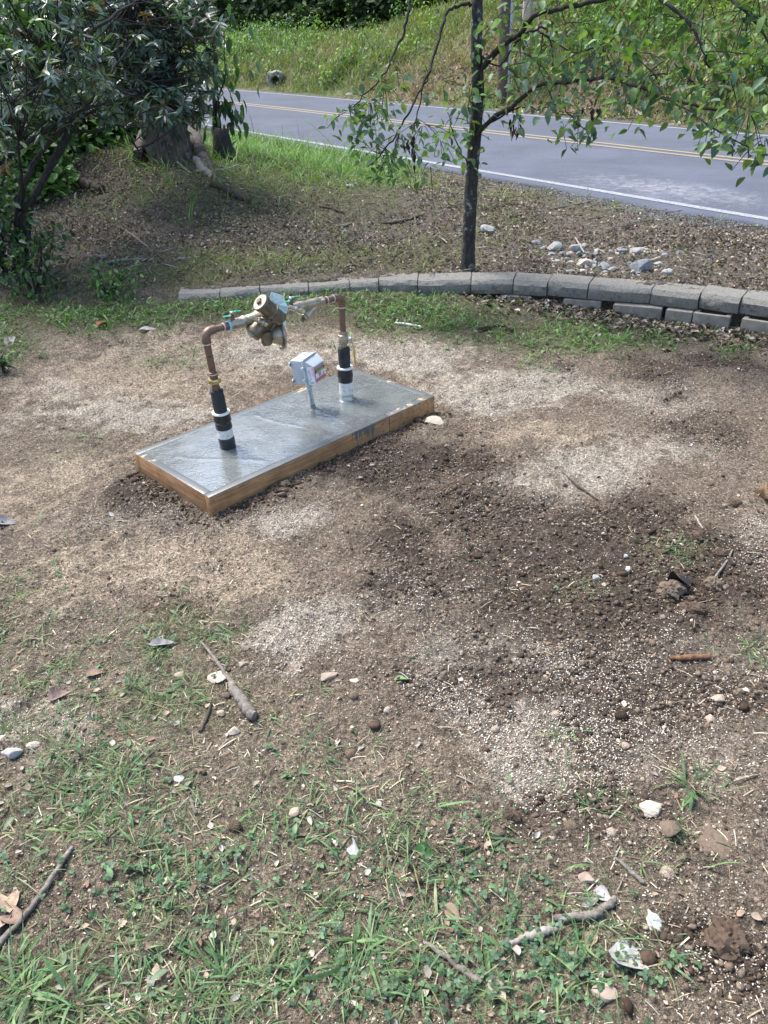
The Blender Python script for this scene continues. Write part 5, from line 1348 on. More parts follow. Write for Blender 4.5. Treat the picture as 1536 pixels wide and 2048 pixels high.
stone('stone', 1110, 1435, 22, (.9, .7), mr_tan, 'round tan pebble in the middle right dirt', 'stone', 25, angular=False)
stone('stone', 1250, 1497, 22, (.9, .6), mr_tan, 'tan pebble right of the pale granule patch', 'stone', 26)
stone('stone', 990, 1462, 22, (.8, .7), mr_tan, 'tan pebble left of the pale granule patch', 'stone', 27, angular=False)
stone('stone', 1070, 1385, 18, (1., .8), mr_brown, 'brown pebble above the pale granule patch', 'stone', 28, angular=False)
stone('stone', 775, 1425, 16, (1, .9), mr_pale, 'whitish pebble at the centre of the dirt', 'stone', 29)
stone('stone', 470, 1655, 30, (.9, .75), mr_clod, 'dark round clod in the lower left grass', 'clod', 30, angular=False)
stone('stone', 592, 1627, 26, (.8, .6), mr_tan, 'tan stone right of the dark round clod', 'stone', 31)
stone('stone', 360, 1560, 22, (.8, .3), mr_chalk, 'bright white chip in the lower left grass', 'stone', 32)
stone('stone', 1210, 1990, 50, (.7, .5), mr_tan, 'dirty tan stone at the bottom below the bark piece', 'stone', 33)
stone('stone', 998, 1672, 22, (1, .9), mr_brown, 'round brown pebble above the clover', 'stone', 34, angular=False)
stone('stone', 1308, 1850, 30, (1.7, .2), mr_chalk, 'bright white jagged chip standing in the right soil', 'stone', 35, sink=.1, rough=.4, tilt=.5, yaw=.25)
stone('clod', 1455, 1885, 95, (.9, .62), mr_clod, 'big dark reddish clod near the lower right corner', 'clod', 36, rough=.5, angular=False)
stone('clod', 1385, 1222, 62, (.6, .45), mr_clod, 'dark loaf-shaped clod below the clod heap', 'clod', 37, rough=.5, angular=False, yaw=-.4)
stone('clod', 1340, 1185, 66, (.8, .6), mr_brown, 'large brown clod with black plastic behind it', 'clod', 38, rough=.5, angular=False)
stone('clod', 1425, 1175, 40, (.9, .8), mr_brown, 'brown clod right of the black plastic scrap', 'clod', 39, rough=.5, angular=False)
stone('clod', 1440, 1110, 34, (.9, .8), mr_clod, 'dark clod at the top of the clod heap', 'clod', 40, rough=.5, angular=False)
stone('clod', 1395, 1075, 46, (.8, .6), mr_clod, 'dark crumbly clod behind the grass tuft on the heap', 'clod', 41, rough=.5, angular=False)
stone('clod', 1345, 1075, 26, (.9, .7), mr_brown, 'small brown clod left of the dark crumbly one', 'clod', 42, rough=.5, angular=False)
stone('clod', 1470, 1005, 30, (.9, .6), mr_clod, 'dark round clod left of the curled tan leaf at the right edge', 'clod', 43, rough=.5, angular=False)
stone('clod', 1025, 1640, 44, (.7, .6), mr_clod, 'dark wet clod above the clover', 'clod', 44, rough=.5, angular=False)
stone('clod', 1440, 1690, 90, (.8, .2), mr_brown, 'broad dusty flattened clod on the right', 'clod', 45, rough=.4, angular=False)
stone('clod', 1140, 1655, 30, (.9, .6), mr_brown, 'dusty brown clod beside the grass tuft on the right', 'clod', 46, rough=.5, angular=False)
stone('clod', 1205, 1605, 24, (.9, .6), mr_brown, 'small brown clod behind the grass tuft on the right', 'clod', 47, rough=.5, angular=False)
stone('clod', 570, 975, 28, (.9, .7), mr_brown, 'brown clod against the front of the timber form', 'clod', 48, rough=.5, angular=False)
stone('clod', 920, 870, 20, (.9, .6), mr_clod, 'small clod right of the pale wedge rock', 'clod', 49, rough=.5, angular=False)
stone('clod', 190, 890, 26, (1.2, .4), mr_clod, 'dark clod on the pale dirt left of the slab', 'clod', 50, rough=.5, angular=False)

def scrap(name, px, py, w, aspect, col, label, cat, seed=0, wid=.55, curl=.5, yaw=None, tilt=.2, lift=.006, mat='dryleaf', group=None):
    p = G(px, py); D = np.linalg.norm(p - EYE); L = w * D / FPX * .88; r = np.random.default_rng(seed + 300)
    tv, tf = t_leaf(wid, curl, .25, 7, 0, .15); tv = tv - np.array([.5, 0, 0]); tv = tv + r.normal(0, .012, tv.shape)
    bg = Bag(); R = rotz(np.array([r.uniform(0, 6.28) if yaw is None else yaw])) @ rotx(np.array([r.normal(0, tilt)])) @ roty(np.array([-.05 + r.normal(0, tilt * .5)]))
    c = np.array([p[0], p[1], float(ground(p[0], p[1])) + lift + L * .06]); bg.add(tv, tf, c[None], R, np.array([L]), np.array([col]))
    bg.add(tv * np.array([1, 1, 1]) - np.array([0, 0, .012]), tf[:, ::-1], c[None], R, np.array([L]), np.array([col]))
    return tag(link(name, bg.mesh(name, MAT[mat], True)), label, cat, group)
TN = (.30, .215, .15); PKT = (.30, .20, .15); GY = (.24, .23, .225); BR = (.12, .07, .045)
scrap('dead_leaf', 20, 1800, 70, .5, (.30, .22, .16), 'large pinkish tan dead leaf at the left edge, topmost of three', 'leaf', 1, yaw=2.0)
scrap('dead_leaf', 22, 1835, 60, .5, (.22, .15, .11), 'brown dead leaf under the topmost tan one at the left edge', 'leaf', 2, yaw=2.6)
scrap('dead_leaf', 5, 1850, 50, .5, (.36, .28, .22), 'pale dead leaf lowest of three at the left edge', 'leaf', 3, yaw=1.2)
scrap('dead_leaf', 205, 650, 26, .7, (.42, .075, .06), 'bright red fallen leaf in the grass strip', 'leaf', 4, wid=.8)
scrap('dead_leaf', 905, 1828, 48, .5, TN, 'tan pointed dead leaf in the left of the clover', 'leaf', 5, yaw=-1.0)
scrap('dead_leaf', 1182, 1880, 46, .5, (.33, .22, .16), 'pinkish brown dead leaf in front of the curved stick', 'leaf', 6, yaw=.9)
scrap('dead_leaf', 1525, 995, 60, .6, (.34, .215, .12), 'curled tan leaf at the right edge', 'leaf', 7, curl=1.2, yaw=1.2, tilt=.5)
scrap('dead_leaf', 705, 1700, 42, .7, (.32, .32, .32), 'crumpled silver-grey leaf on bare soil above the clover', 'leaf', 8, wid=.7, curl=1.2, tilt=.5)
scrap('dead_leaf', 995, 1990, 46, .5, (.34, .28, .21), 'square tan bark flake at the bottom of the clover', 'bark flake', 9, wid=.7, curl=.2, yaw=-.9)
scrap('bark_piece', 1255, 1925, 74, .8, (.30, .295, .28), 'ragged grey bark piece in the clover at lower right', 'bark piece', 10, wid=.85, curl=.15, yaw=-.5)
scrap('dead_leaf', 325, 1292, 56, .3, (.23, .22, .215), 'pale grey dead leaf on the grass patch left of the slab corner', 'leaf', 11, wid=.35, yaw=.1)
scrap('dead_leaf', 192, 1351, 40, .5, (.24, .16, .12), 'brown curled leaf on pale dirt at the left', 'leaf', 12, curl=1.0, yaw=.1)
scrap('dead_leaf', 120, 1392, 46, .5, (.20, .13, .12), 'purplish brown crumpled leaf below the brown curled one', 'leaf', 13, curl=1.0)
scrap('green_leaf', 805, 1367, 36, .4, (.22, .36, .17), 'pale green fallen leaf on the central dirt', 'leaf', 14, wid=.45, yaw=.1, mat='leaf')
scrap('green_leaf', 848, 1708, 44, .9, (.07, .17, .05), 'broad green weed leaf above the clover', 'leaf', 15, wid=.9, curl=.3, mat='leaf')
scrap('dead_leaf', 1205, 1795, 40, .5, (.33, .31, .30), 'whitish torn leaf above the curved stick', 'leaf', 16, wid=.7, curl=.7)
scrap('dead_leaf', 1180, 1810, 44, .4, (.30, .28, .25), 'pale narrow leaf just left of the curved stick bend', 'leaf', 17, wid=.35, yaw=.4)
scrap('dead_leaf', 300, 663, 46, .4, (.36, .34, .32), 'pale bark strip at the edge of the grass strip', 'bark strip', 18, wid=.3, yaw=.15)
scrap('dead_leaf', 222, 1028, 36, .3, (.26, .25, .24), 'pale sliver of leaf in front of the slab corner', 'leaf', 19, wid=.25, yaw=-.7)
scrap('dead_leaf', 12, 1050, 56, .4, (.22, .21, .21), 'grey leaf at the left edge of the dirt', 'leaf', 20, wid=.4, yaw=.2)
scrap('dead_leaf', 1490, 1560, 60, .1, (.36, .31, .24), 'pale straw sliver at the right edge', 'straw', 21, wid=.08, yaw=.3)
scrap('dead_leaf', 1030, 1905, 30, .6, (.36, .30, .24), 'small tan leaf under the pale knobbly stick', 'leaf', 22)
scrap('dead_leaf', 800, 1750, 40, .4, (.26, .17, .12), 'brown pointed leaf left of the clover', 'leaf', 23, yaw=-1.2)
scrap('black_plastic', 1352, 1170, 70, .5, (.012, .013, .016), 'torn black plastic scrap behind the large brown clod', 'plastic scrap', 24, wid=.6, curl=1.3, tilt=.6, lift=.02)
scrap('dead_leaf', 20, 685, 40, .5, (.24, .22, .20), 'flat grey leaf at the far left edge of the yard', 'leaf', 25)
scrap('dead_leaf', 1330, 700, 28, .5, (.3, .2, .14), 'tan leaf before the exposed base blocks', 'leaf', 26)
# ------------------------------------------------------------------ what nobody could count: granules, clods, litter, grass
sg = np.random.default_rng(99)
def in_slab(x, y, m=.0):
    dx, dy = x - SB[0], y - SB[1]; u = dx * SU[0] + dy * SU[1]; v = dx * SV[0] + dy * SV[1]
    return (u > -m) & (u < SL + m) & (v > -m) & (v < SW + m)
def yard_pts(n, power=1.0, ymin=.45, ymax=5.4):
    """points over the part of the yard seen, a little denser near"""
    y = ymin + (ymax - ymin) * sg.random(n) ** power
    x = sg.uniform(-1, 1, n) * (.62 + .66 * y)
    k = (y < wall_y(x) - .05) & ~in_slab(x, y, .002)
    return x[k], y[k]
def up_pts(n, x0, x1, y0, y1):
    x = sg.uniform(x0, x1, n); y = sg.uniform(y0, y1, n); k = (y > wall_y(x) + .24) & (x * RD_N[0] + y * RD_N[1] < Q_NEAR - .02); return x[k], y[k]
def gp(x, y, dz=0.0): return np.stack([x, y, ground(x, y) + dz], 1)
OCT = [t_octa(s) for s in range(6)]; ICO = [t_ico(1, .55, s, .8) for s in range(6)]
clump = lambda x, y, sc, seed: fbm(x, y, sc, 4, seed)

# white granules
x, y = yard_pts(420000, 1.25); f = sstep(.15, .9, F_gran(x, y) + (fbm(x, y, 4, 5, 31) - .5) * 1.0); d = np.clip(.075 + .10 * F_dark(x, y) + 1.0 * f, 0, 1) * np.clip((clump(x, y, 6, 201) - .22) * 2.2, 0, 1.3)
gsup = 1 - .75 * np.clip(np.maximum(F_grass(x, y), F_clover(x, y)), 0, 1); d *= gsup * (1 - .95 * F_strip(x, y) * (y > 3.4))
d *= np.where(y > 2.6, .75, 1)
k = sg.random(len(x)) < d * .80; x, y = x[k], y[k]; n = len(x); bag = Bag()
P = gp(x, y, .0012); R = randR(n, .5, sg); s = sg.uniform(.0026, .0054, n); S = np.stack([s * sg.uniform(1.0, 2.2, n), s, s * .75], 1)
C = pick([(.52, .46, .38), (.62, .57, .49), (.42, .34, .26), (.56, .50, .43), (.36, .29, .22)], n, sg, .12)
for j in range(6):
    q = np.arange(n) % 6 == j; bag.add(*OCT[j], P[q], R[q], S[q], C[q])
tag(link('granules', bag.mesh('granules', MAT['bits'])), kind='stuff'); print('granules', n)
# crumbs of soil and small gravel
x, y = yard_pts(260000, 1.15); dk = sstep(.15, .8, F_dark(x, y) + (fbm(x, y, 4, 5, 31) - .5) * 1.1); d = np.clip(.30 + .7 * dk, 0, 1) * np.clip((clump(x, y, 5, 203) - .2) * 2.0, 0, 1.2) * (1 - .9 * F_strip(x, y) * (y > 3.4))
k = sg.random(len(x)) < d * .85; x, y = x[k], y[k]; n = len(x); bag = Bag(); dk = sstep(.15, .8, F_dark(x, y) + (fbm(x, y, 4, 5, 31) - .5) * 1.1)
s = .0038 + .0125 * sg.random(n) ** 5 * (.5 + .8 * dk); R = randR(n, .6, sg); P = gp(x, y, s * .15); S = np.stack([s * sg.uniform(.8, 1.4, n), s, s * .8], 1)
C = pick([(.125, .092, .067), (.18, .137, .10), (.085, .06, .044), (.24, .188, .14)], n, sg, .15) * (1.3 - .72 * dk)[:, None]
tn = sg.random(n) < np.where(s > .009, .05, .34) * (1 - .5 * dk); C[tn] = pick([(.36, .30, .225), (.28, .225, .17), (.42, .36, .29)], int(tn.sum()), sg)
small = s < .0065
for j in range(6):
    q = (np.arange(n) % 6 == j); bag.add(*OCT[j], P[q & small], R[q & small], S[q & small] * 1.15, C[q & small]); bag.add(*ICO[j], P[q & ~small], R[q & ~small], S[q & ~small], C[q & ~small])
tag(link('soil_crumbs', bag.mesh('soil_crumbs', MAT['bits'], False)), kind='stuff'); print('crumbs', n)
# loose clods where the soil was dug
x, y = yard_pts(52000, 1.1); dk = F_dark(x, y); k = sg.random(len(x)) < (.012 + 1.0 * dk * np.clip((clump(x, y, 4, 207) - .3) * 2.4, 0, 1)) * .32
x, y = x[k], y[k]
# and along the form
t_ = sg.uniform(-.05, SL + .05, 420); w_ = -np.abs(sg.normal(0, .045, 420)) - .008; ex = SB[0] + SU[0] * t_ + SV[0] * w_; ey_ = SB[1] + SU[1] * t_ + SV[1] * w_
t2 = sg.uniform(0, SW, 160); w2 = -np.abs(sg.normal(0, .045, 160)) - .008; ex2 = SB[0] + SV[0] * t2 + SU[0] * w2; ey2 = SB[1] + SV[1] * t2 + SU[1] * w2
x = np.concatenate([x, ex, ex2]); y = np.concatenate([y, ey_, ey2]); n = len(x); bag = Bag()
s = (.007 + .019 * sg.random(n) ** 2.5) * np.where(sg.random(n) < .12, 1.35, .8); R = randR(n, .5, sg); P = gp(x, y, s * .12); S = np.stack([s * sg.uniform(.9, 1.4, n), s, s * .75], 1)
IC2 = [t_ico(1, .75, s_, .8) for s_ in range(8)]; C = pick([(.065, .043, .030), (.095, .064, .045), (.047, .031, .022), (.13, .092, .065)], n, sg, .15)
for j in range(8):
    q = np.arange(n) % 8 == j; bag.add(*IC2[j], P[q], R[q], S[q], C[q])
tag(link('soil_clods', bag.mesh('soil_clods', MAT['bits'], False)), kind='stuff'); print('clods', n)
# straw, shreds and thin twigs
x, y = yard_pts(60000, 1.2); d = (.25 + .5 * np.clip(F_grass(x, y) + F_clover(x, y), 0, 1)) * np.clip((clump(x, y, 4, 209) - .25) * 2, 0, 1)
k = sg.random(len(x)) < d * .5; x, y = x[k], y[k]; n = len(x); bag = Bag()
L = .008 + .045 * sg.random(n) ** 2.6; S = np.stack([L, sg.uniform(.0008, .0022, n) * (1 + 8 * L), L], 1)
bag.add(*t_strip(), gp(x, y, .003), randR(n, .14, sg), S, pick([(.36, .29, .19), (.26, .19, .12), (.44, .38, .27), (.14, .10, .07), (.30, .27, .22)], n, sg))
tag(link('straw_litter', bag.mesh('straw_litter', MAT['wood_bit'])), kind='stuff')
# leaf shreds in the grass
x, y = yard_pts(16000, 1.2); d = (.12 + .6 * np.clip(F_grass(x, y) + F_clover(x, y), 0, 1)); k = sg.random(len(x)) < d * .30; x, y = x[k], y[k]; n = len(x); bag = Bag()
SH_ = [t_leaf(.5, .9, .4, 4, 0, .2), t_leaf(.7, .4, .2, 4, 0, -.1)]
for j in range(2):
    q = np.arange(n) % 2 == j; m_ = int(q.sum()); bag.add(*SH_[j], gp(x[q], y[q], .004), randR(m_, .25, sg), sg.uniform(.008, .024, m_), pick([(.24, .17, .12), (.34, .27, .20), (.17, .11, .08), (.30, .27, .24), (.40, .34, .27)], m_, sg))
tag(link('leaf_shreds', bag.mesh('leaf_shreds', MAT['dryleaf'])), kind='stuff')

# grass of the yard: coarse-bladed tufts, fine wisps, clover
BL = [t_blade(.9, .035, 5), t_blade(1.5, .03, 5), t_blade(.5, .03, 4), t_blade(2.0, .04, 5)]
GC = [(.095, .175, .065), (.12, .21, .08), (.07, .14, .055), (.15, .235, .095), (.12, .18, .09), (.085, .16, .075), (.19, .215, .11)]
def tufts(bag, cx, cy, nb, hl, spread, lean, wide, cols, hv=.35):
    n = len(cx) * nb; i = np.repeat(np.arange(len(cx)), nb); a = sg.uniform(0, 2 * math.pi, n); r = np.abs(sg.normal(0, 1, n)) * spread
    x = cx[i] + np.cos(a) * r; y = cy[i] + np.sin(a) * r; L = hl[i] * np.clip(sg.normal(1, hv, n), .3, 1.9)
    R = rotz(a + sg.normal(0, .5, n)) @ roty(np.abs(sg.normal(lean, .3, n))) @ rotz(sg.normal(0, .5, n)); C = pick(cols, n, sg, .16)
    S = np.stack([L, L * wide * sg.uniform(.7, 1.4, n), L], 1); P = gp(x, y, -.003)
    for j in range(4):
        q = np.arange(n) % 4 == j; bag.add(*BL[j], P[q], R[q], S[q], C[q])
bag = Bag()
x, y = yard_pts(23000, 1.35); f = F_grass(x, y); k = sg.random(len(x)) < np.clip(f ** 1.4 * np.clip((clump(x, y, 5, 211) - .28) * 2.6, 0, 1) * .55 + .001, 0, 1)
tufts(bag, x[k], y[k], 8, sg.uniform(.022, .058, int(k.sum())), .013, 1.05, .95, GC); print('tufts', int(k.sum()))
k = sg.random(len(x)) < np.clip(f ** 1.3 * np.clip((clump(x, y, 6, 213) - .36) * 3, 0, 1) * .42, 0, 1); tufts(bag, x[k], y[k], 16, sg.uniform(.03, .068, int(k.sum())), .014, .8, .5, GC + [(.20, .22, .10)])
k = sg.random(len(x)) < .22 * np.clip(f, 0, 1); tufts(bag, x[k], y[k], 4, sg.uniform(.03, .09, int(k.sum())), .02, 1.35, .35, [(.26, .24, .13), (.17, .19, .08), (.33, .29, .19)])
# named tufts of the photo
for px, py, s_, n_, ln in ((330, 1290, .05, 26, .9), (255, 1240, .04, 18, .9), (440, 1270, .05, 30, .8), (315, 1310, .05, 24, .9), (100, 1240, .05, 18, .9), (190, 1225, .045, 16, .8), (1350, 1095, .055, 34, .7), (1385, 1580, .075, 26, .6), (1190, 1620, .06, 26, .9), (1390, 1725, .06, 8, .4),
                            (945, 1115, .05, 4, .4), (1155, 1165, .03, 18, 1.0), (1500, 1290, .045, 12, .6), (1120, 1470, .035, 12, .6), (60, 1990, .075, 50, .75), (30, 1930, .07, 40, .8), (150, 2010, .07, 40, .8), (250, 1990, .06, 34, .9), (690, 1930, .065, 44, .9), (730, 1895, .08, 30, .9),
                            (640, 1960, .07, 24, 1.), (330, 1420, .055, 24, .9), (230, 1440, .06, 30, 1.0), (190, 1500, .06, 26, 1.1), (520, 1640, .055, 18, .9), (960, 1700, .06, 12, .8), (875, 1830, .07, 16, 1.), (1180, 1870, .055, 18, .9), (700, 1740, .05, 12, .9), (860, 1650, .05, 14, 1.), (250, 1610, .07, 20, 1.1), (75, 1045, .05, 10, .6), (1180, 1190, .03, 8, .7), (600, 1235, .035, 8, .7), (1010, 1880, .065, 14, 1.), (780, 1880, .07, 20, 1.), (830, 1970, .07, 20, .9), (440, 1960, .08, 24, .9)):
    p = G(px, py); tufts(bag, np.array([p[0]]), np.array([p[1]]), n_, np.array([s_ * .85]), .018, ln + .1, 1.05, GC)
tag(link('yard_grass', bag.mesh('yard_grass', MAT['grass'], True)), kind='stuff')
# clover and small round weeds
bag = Bag()
x, y = yard_pts(60000, 1.35); f = np.clip(F_clover(x, y) + .25 * F_grass(x, y), 0, 1); k = sg.random(len(x)) < f ** 1.5 * np.clip((clump(x, y, 7, 215) - .36) * 3, 0, 1) * .62
x, y = x[k], y[k]; n = len(x); h = sg.uniform(.004, .022, n); s = sg.uniform(.005, .0105, n); tl = randR(n, .32, sg); C = pick([(.075, .14, .065), (.095, .165, .075), (.06, .115, .055), (.115, .185, .09), (.08, .14, .085)], n, sg, .15)
CLV = t_leaf(.85, .1, .12, 4, 0, .1)
for j in range(3):
    bag.add(*CLV, gp(x, y) + np.stack([0 * h, 0 * h, h], 1), tl @ rotz(np.full(n, j * 2.094)) @ roty(np.full(n, .1)), s * 1.15, C)
tag(link('clover', bag.mesh('clover', MAT['leaf'], True)), kind='stuff'); print('clover', n)
# broad low weed leaves
bag = Bag(); x, y = yard_pts(9000, 1.35); f = np.clip(F_clover(x, y) + .7 * F_grass(x, y), 0, 1); k = sg.random(len(x)) < f * .11; x, y = x[k], y[k]; n = len(x)
bag.add(*t_leaf(.42, .2, .2, 5, 0, .35), gp(x, y, .006), rotz(sg.uniform(0, 6.3, n)) @ roty(sg.normal(-.1, .3, n)), sg.uniform(.014, .036, n), pick([(.11, .18, .085), (.13, .20, .10), (.15, .21, .12)], n, sg))
tag(link('broadleaf_weeds', bag.mesh('broadleaf_weeds', MAT['leaf'], True)), kind='stuff')

# the grass strip in front of the wall
bag = Bag(); n0 = 60000; x = sg.uniform(-4.2, 3.6, n0); y = sg.uniform(3.0, 5.35, n0); k = (y < wall_y(x) - .03) & ~in_slab(x, y, .03); x, y = x[k], y[k]; f = F_strip(x, y)
d = f ** 1.2 * np.clip((clump(x, y, 3.2, 221) - .20) * 2.3, 0, 1); k = sg.random(len(x)) < d * .28; x, y = x[k], y[k]; lf = (x < -.6) | (y > 4.9)
print('strip tufts', len(x))
SG1 = [(.085, .165, .045), (.11, .20, .055), (.065, .13, .04), (.14, .225, .07)]
tufts(bag, x, y, 6, sg.uniform(.03, .078, len(x)), .025, .65, .85, SG1)
tag(link('lawn_strip_grass', bag.mesh('lawn_strip_grass', MAT['grass'], True)), kind='stuff')
bag = Bag(); k = sg.random(len(x)) < .75; n = int(k.sum()); bag.add(*t_leaf(.55, .2, .2, 4, 0, .3), gp(x[k], y[k]) + np.stack([sg.normal(0, .02, n), sg.normal(0, .02, n), sg.uniform(.01, .045, n)], 1), rotz(sg.uniform(0, 6.3, n)) @ roty(sg.normal(.1, .35, n)), sg.uniform(.016, .036, n), pick(SG1, n, sg))
tag(link('lawn_strip_weeds', bag.mesh('lawn_strip_weeds', MAT['leaf'], True)), kind='stuff')

# leaf litter: in front of the base blocks, behind the wall, on the mound
LIT = [t_leaf(.5, .9, .4, 4, 0, .25), t_leaf(.6, .3, .3, 4, 0, -.15), t_leaf(.4, 1.2, .6, 4, 0, .1)]
LC = [(.17, .13, .10), (.235, .185, .145), (.105, .078, .06), (.36, .305, .25), (.22, .185, .155), (.135, .10, .078), (.07, .052, .04)]
def litter(name, x, y, s0, s1, tilt=.35, dz=.006, cols=LC):
    bag = Bag(); n = len(x); P = gp(x, y, dz) + np.stack([0 * x, 0 * x, sg.uniform(0, .02, n)], 1); R = randR(n, tilt, sg); S = sg.uniform(s0, s1, n); C = pick(cols, n, sg, .2)
    for j in range(3):
        q = np.arange(n) % 3 == j; bag.add(*LIT[j], P[q], R[q], S[q], C[q])
    return tag(link(name, bag.mesh(name, MAT['dryleaf'])), kind='stuff')
x = sg.uniform(.6, 3.4, 5200); y = wall_y(x) - .02 - np.abs(sg.normal(0, .16, len(x))); k = (sg.random(len(x)) < sstep(.3, 1.6, x) * .75) & (F_strip(x, y) < .97)
litter('wall_foot_litter', x[k], y[k], .018, .05)
x, y = up_pts(210000, -5.5, 5.5, 4.0, 12.5); q = x * RD_N[0] + y * RD_N[1]; d = (1 - .85 * np.clip(F_upgrass(x, y) + F_lush(x, y), 0, 1)) * np.clip((clump(x, y, 1.6, 223) - .18) * 2.2, .30, 1) * (1 - .75 * sstep(6.0, 6.5, q)) * (1 + .6 * np.exp(-((x + 2.2) ** 2 + (y - 7.5) ** 2) / 3))
k = sg.random(len(x)) < d * .95; x, y = x[k], y[k]; print('litter', len(x)); litter('leaf_litter', x, y, .012, .036, .4)
n = 9000; x, y = up_pts(n, -5.5, 5.5, 4.0, 12.5); k = sg.random(len(x)) < .42 * (1 - np.clip(F_lush(x, y), 0, 1)); x, y = x[k], y[k]; n = len(x); bag = Bag(); L = .04 + .20 * sg.random(n) ** 2
bag.add(*t_ico(1, .2, 3), gp(x, y, .012), randR(n, .1, sg), np.stack([L, L * .03 + .004, L * .03 + .004], 1), pick([(.17, .14, .12), (.26, .23, .20), (.09, .07, .055)], n, sg)); tag(link('twig_litter', bag.mesh('twig_litter', MAT['wood_bit'])), kind='stuff')
# grasses behind the wall
bag = Bag(); x, y = up_pts(60000, -5.0, 5.2, 4.0, 12.5); f = F_upgrass(x, y); d = f ** 1.2 * np.clip((clump(x, y, 2.4, 225) - .25) * 2.4, 0, 1); k = sg.random(len(x)) < d * .20; x, y = x[k], y[k]; print('upgrass', len(x))
UG = [(.11, .17, .045), (.16, .20, .06), (.085, .14, .04), (.20, .20, .08)]
tufts(bag, x, y, 6, sg.uniform(.05, .12, len(x)), .03, .6, .8, UG)
x2, y2 = up_pts(30000, -5, 5, 4, 12.5); k = sg.random(len(x2)) < .09; tufts(bag, x2[k], y2[k], 5, sg.uniform(.04, .09, int(k.sum())), .03, .8, .8, UG)
tag(link('upper_grass', bag.mesh('upper_grass', MAT['grass'], True)), kind='stuff')
bag = Bag(); x, y = up_pts(70000, -7.0, 2.5, 7, 15.5); f = F_lush(x, y); k = sg.random(len(x)) < f ** 1.3 * .22; x, y = x[k], y[k]; print('lush', len(x))
tufts(bag, x, y, 7, sg.uniform(.10, .23, len(x)), .05, .45, .45, [(.10, .20, .04), (.13, .24, .055), (.075, .155, .035), (.16, .26, .07)])
# a few tall seed stems by the road
for px, py in ((565, 272), (605, 278), (700, 312), (512, 262), (468, 240), (750, 322)):
    p = G(px, py + 20); tufts(bag, np.array([p[0]]), np.array([p[1]]), 5, np.array([.55]), .04, .18, .18, [(.12, .16, .05), (.10, .10, .05)])
tag(link('roadside_grass', bag.mesh('roadside_grass', MAT['grass'], True)), kind='stuff')
# yard grass that thickens the left beyond the mound, under the shrub
bag = Bag(); x = sg.uniform(-9, -3, 9000); y = sg.uniform(7.5, 14, 9000); k = (x * RD_N[0] + y * RD_N[1] < Q_NEAR - .1); x, y = x[k], y[k]
n = len(x); bag.add(*t_leaf(.5, .2, .2, 4, 0, .3), gp(x, y) + np.stack([0 * x, 0 * x, sg.uniform(.03, .5, n) ** 1.2], 1), randR(n, .4, sg), sg.uniform(.05, .12, n), pick([(.05, .11, .03), (.08, .17, .04), (.11, .21, .05)], n, sg)); tag(link('ground_cover', bag.mesh('ground_cover', MAT['leaf'], True)), kind='stuff')

# ------------------------------------------------------------------ far bank: grass, weeds, litter
def bank_pts(n, q0, q1, a0, a1):
    q = q0 + (q1 - q0) * sg.random(n); a = sg.uniform(a0, a1, n); return q * RD_N[0] + a * RD_D[0], q * RD_N[1] + a * RD_D[1], q, a
FB, FGn = FIELDS_BANK['brown'], FIELDS_BANK['green']
x, y, q, a = bank_pts(46000, 12.6, 20, -4, 46); br = FB(x, y); gr = FGn(x, y); bag = Bag()
k = sg.random(len(x)) < (.75 - .45 * br * sstep(20, 12, a)); x, y, q, a, br, gr = (v_[k] for v_ in (x, y, q, a, br, gr)); n = len(x)
h = (.14 + .22 * sg.random(n)) * (1 + .9 * gr + .5 * sstep(15.5, 18, q)) * sstep(12.5, 13.6, q) + .05
nb = 4; i = np.repeat(np.arange(n), nb); N = n * nb; xx = x[i] + sg.normal(0, .06, N); yy = y[i] + sg.normal(0, .06, N); L = h[i] * sg.uniform(.5, 1.3, N)
Cg = pick([(.085, .16, .055), (.11, .19, .065), (.14, .205, .075)], N, sg); Cb = pick([(.19, .145, .10), (.23, .185, .125), (.16, .13, .08), (.15, .15, .075)], N, sg); Cy = pick([(.135, .175, .07), (.17, .185, .085)], N, sg)
w_ = np.clip(br[i] * 1.15 + .02 + sg.normal(0, .3, N), 0, 1); pb = sg.random(N) < w_ * .95; C = np.where((sg.random(N) < .12 + .8 * gr[i])[:, None], Cg, Cy); C[pb] = Cb[pb]
R = rotz(sg.uniform(0, 6.3, N)) @ roty(np.abs(sg.normal(.3, .3, N))); S = np.stack([L, L * .9, L], 1); P = gp(xx, yy, -.01); BT = [t_blade(.7, .03, 2), t_blade(1.3, .03, 2)]
for j in range(2):
    qq = np.arange(N) % 2 == j; bag.add(*BT[j], P[qq], R[qq], S[qq], C[qq])
tag(link('bank_grass', bag.mesh('bank_grass', MAT['grass'], True)), kind='stuff'); print('bank blades', N)
# weeds with leaves
x, y, q, a = bank_pts(5200, 13.4, 20.5, -4, 46); gr = FGn(x, y); k = sg.random(len(x)) < .05 + .85 * gr; x, y, q = x[k], y[k], q[k]; n = len(x); nb = 22; i = np.repeat(np.arange(n), nb); N = n * nb
h = (.3 + .55 * sg.random(n)) * (1 + .35 * sstep(16, 19, q)); P = gp(x[i], y[i]) + np.stack([sg.normal(0, .13, N), sg.normal(0, .13, N), h[i] * sg.uniform(.15, 1, N)], 1)
bag = Bag(); LS = t_leaf(.5, .2, .2, 3, 0, .3); bright = (sg.random(n) < .07)[i]; C = pick([(.08, .16, .055), (.11, .20, .065), (.065, .13, .05), (.13, .22, .07)], N, sg); C[bright] = pick([(.22, .32, .05), (.17, .28, .05)], int(bright.sum()), sg)
bag.add(*LS, P, rotz(sg.uniform(0, 6.3, N)) @ roty(sg.normal(.3, .4, N)), sg.uniform(.07, .15, N), C); tag(link('bank_weeds', bag.mesh('bank_weeds', MAT['leaf'], True)), kind='stuff')
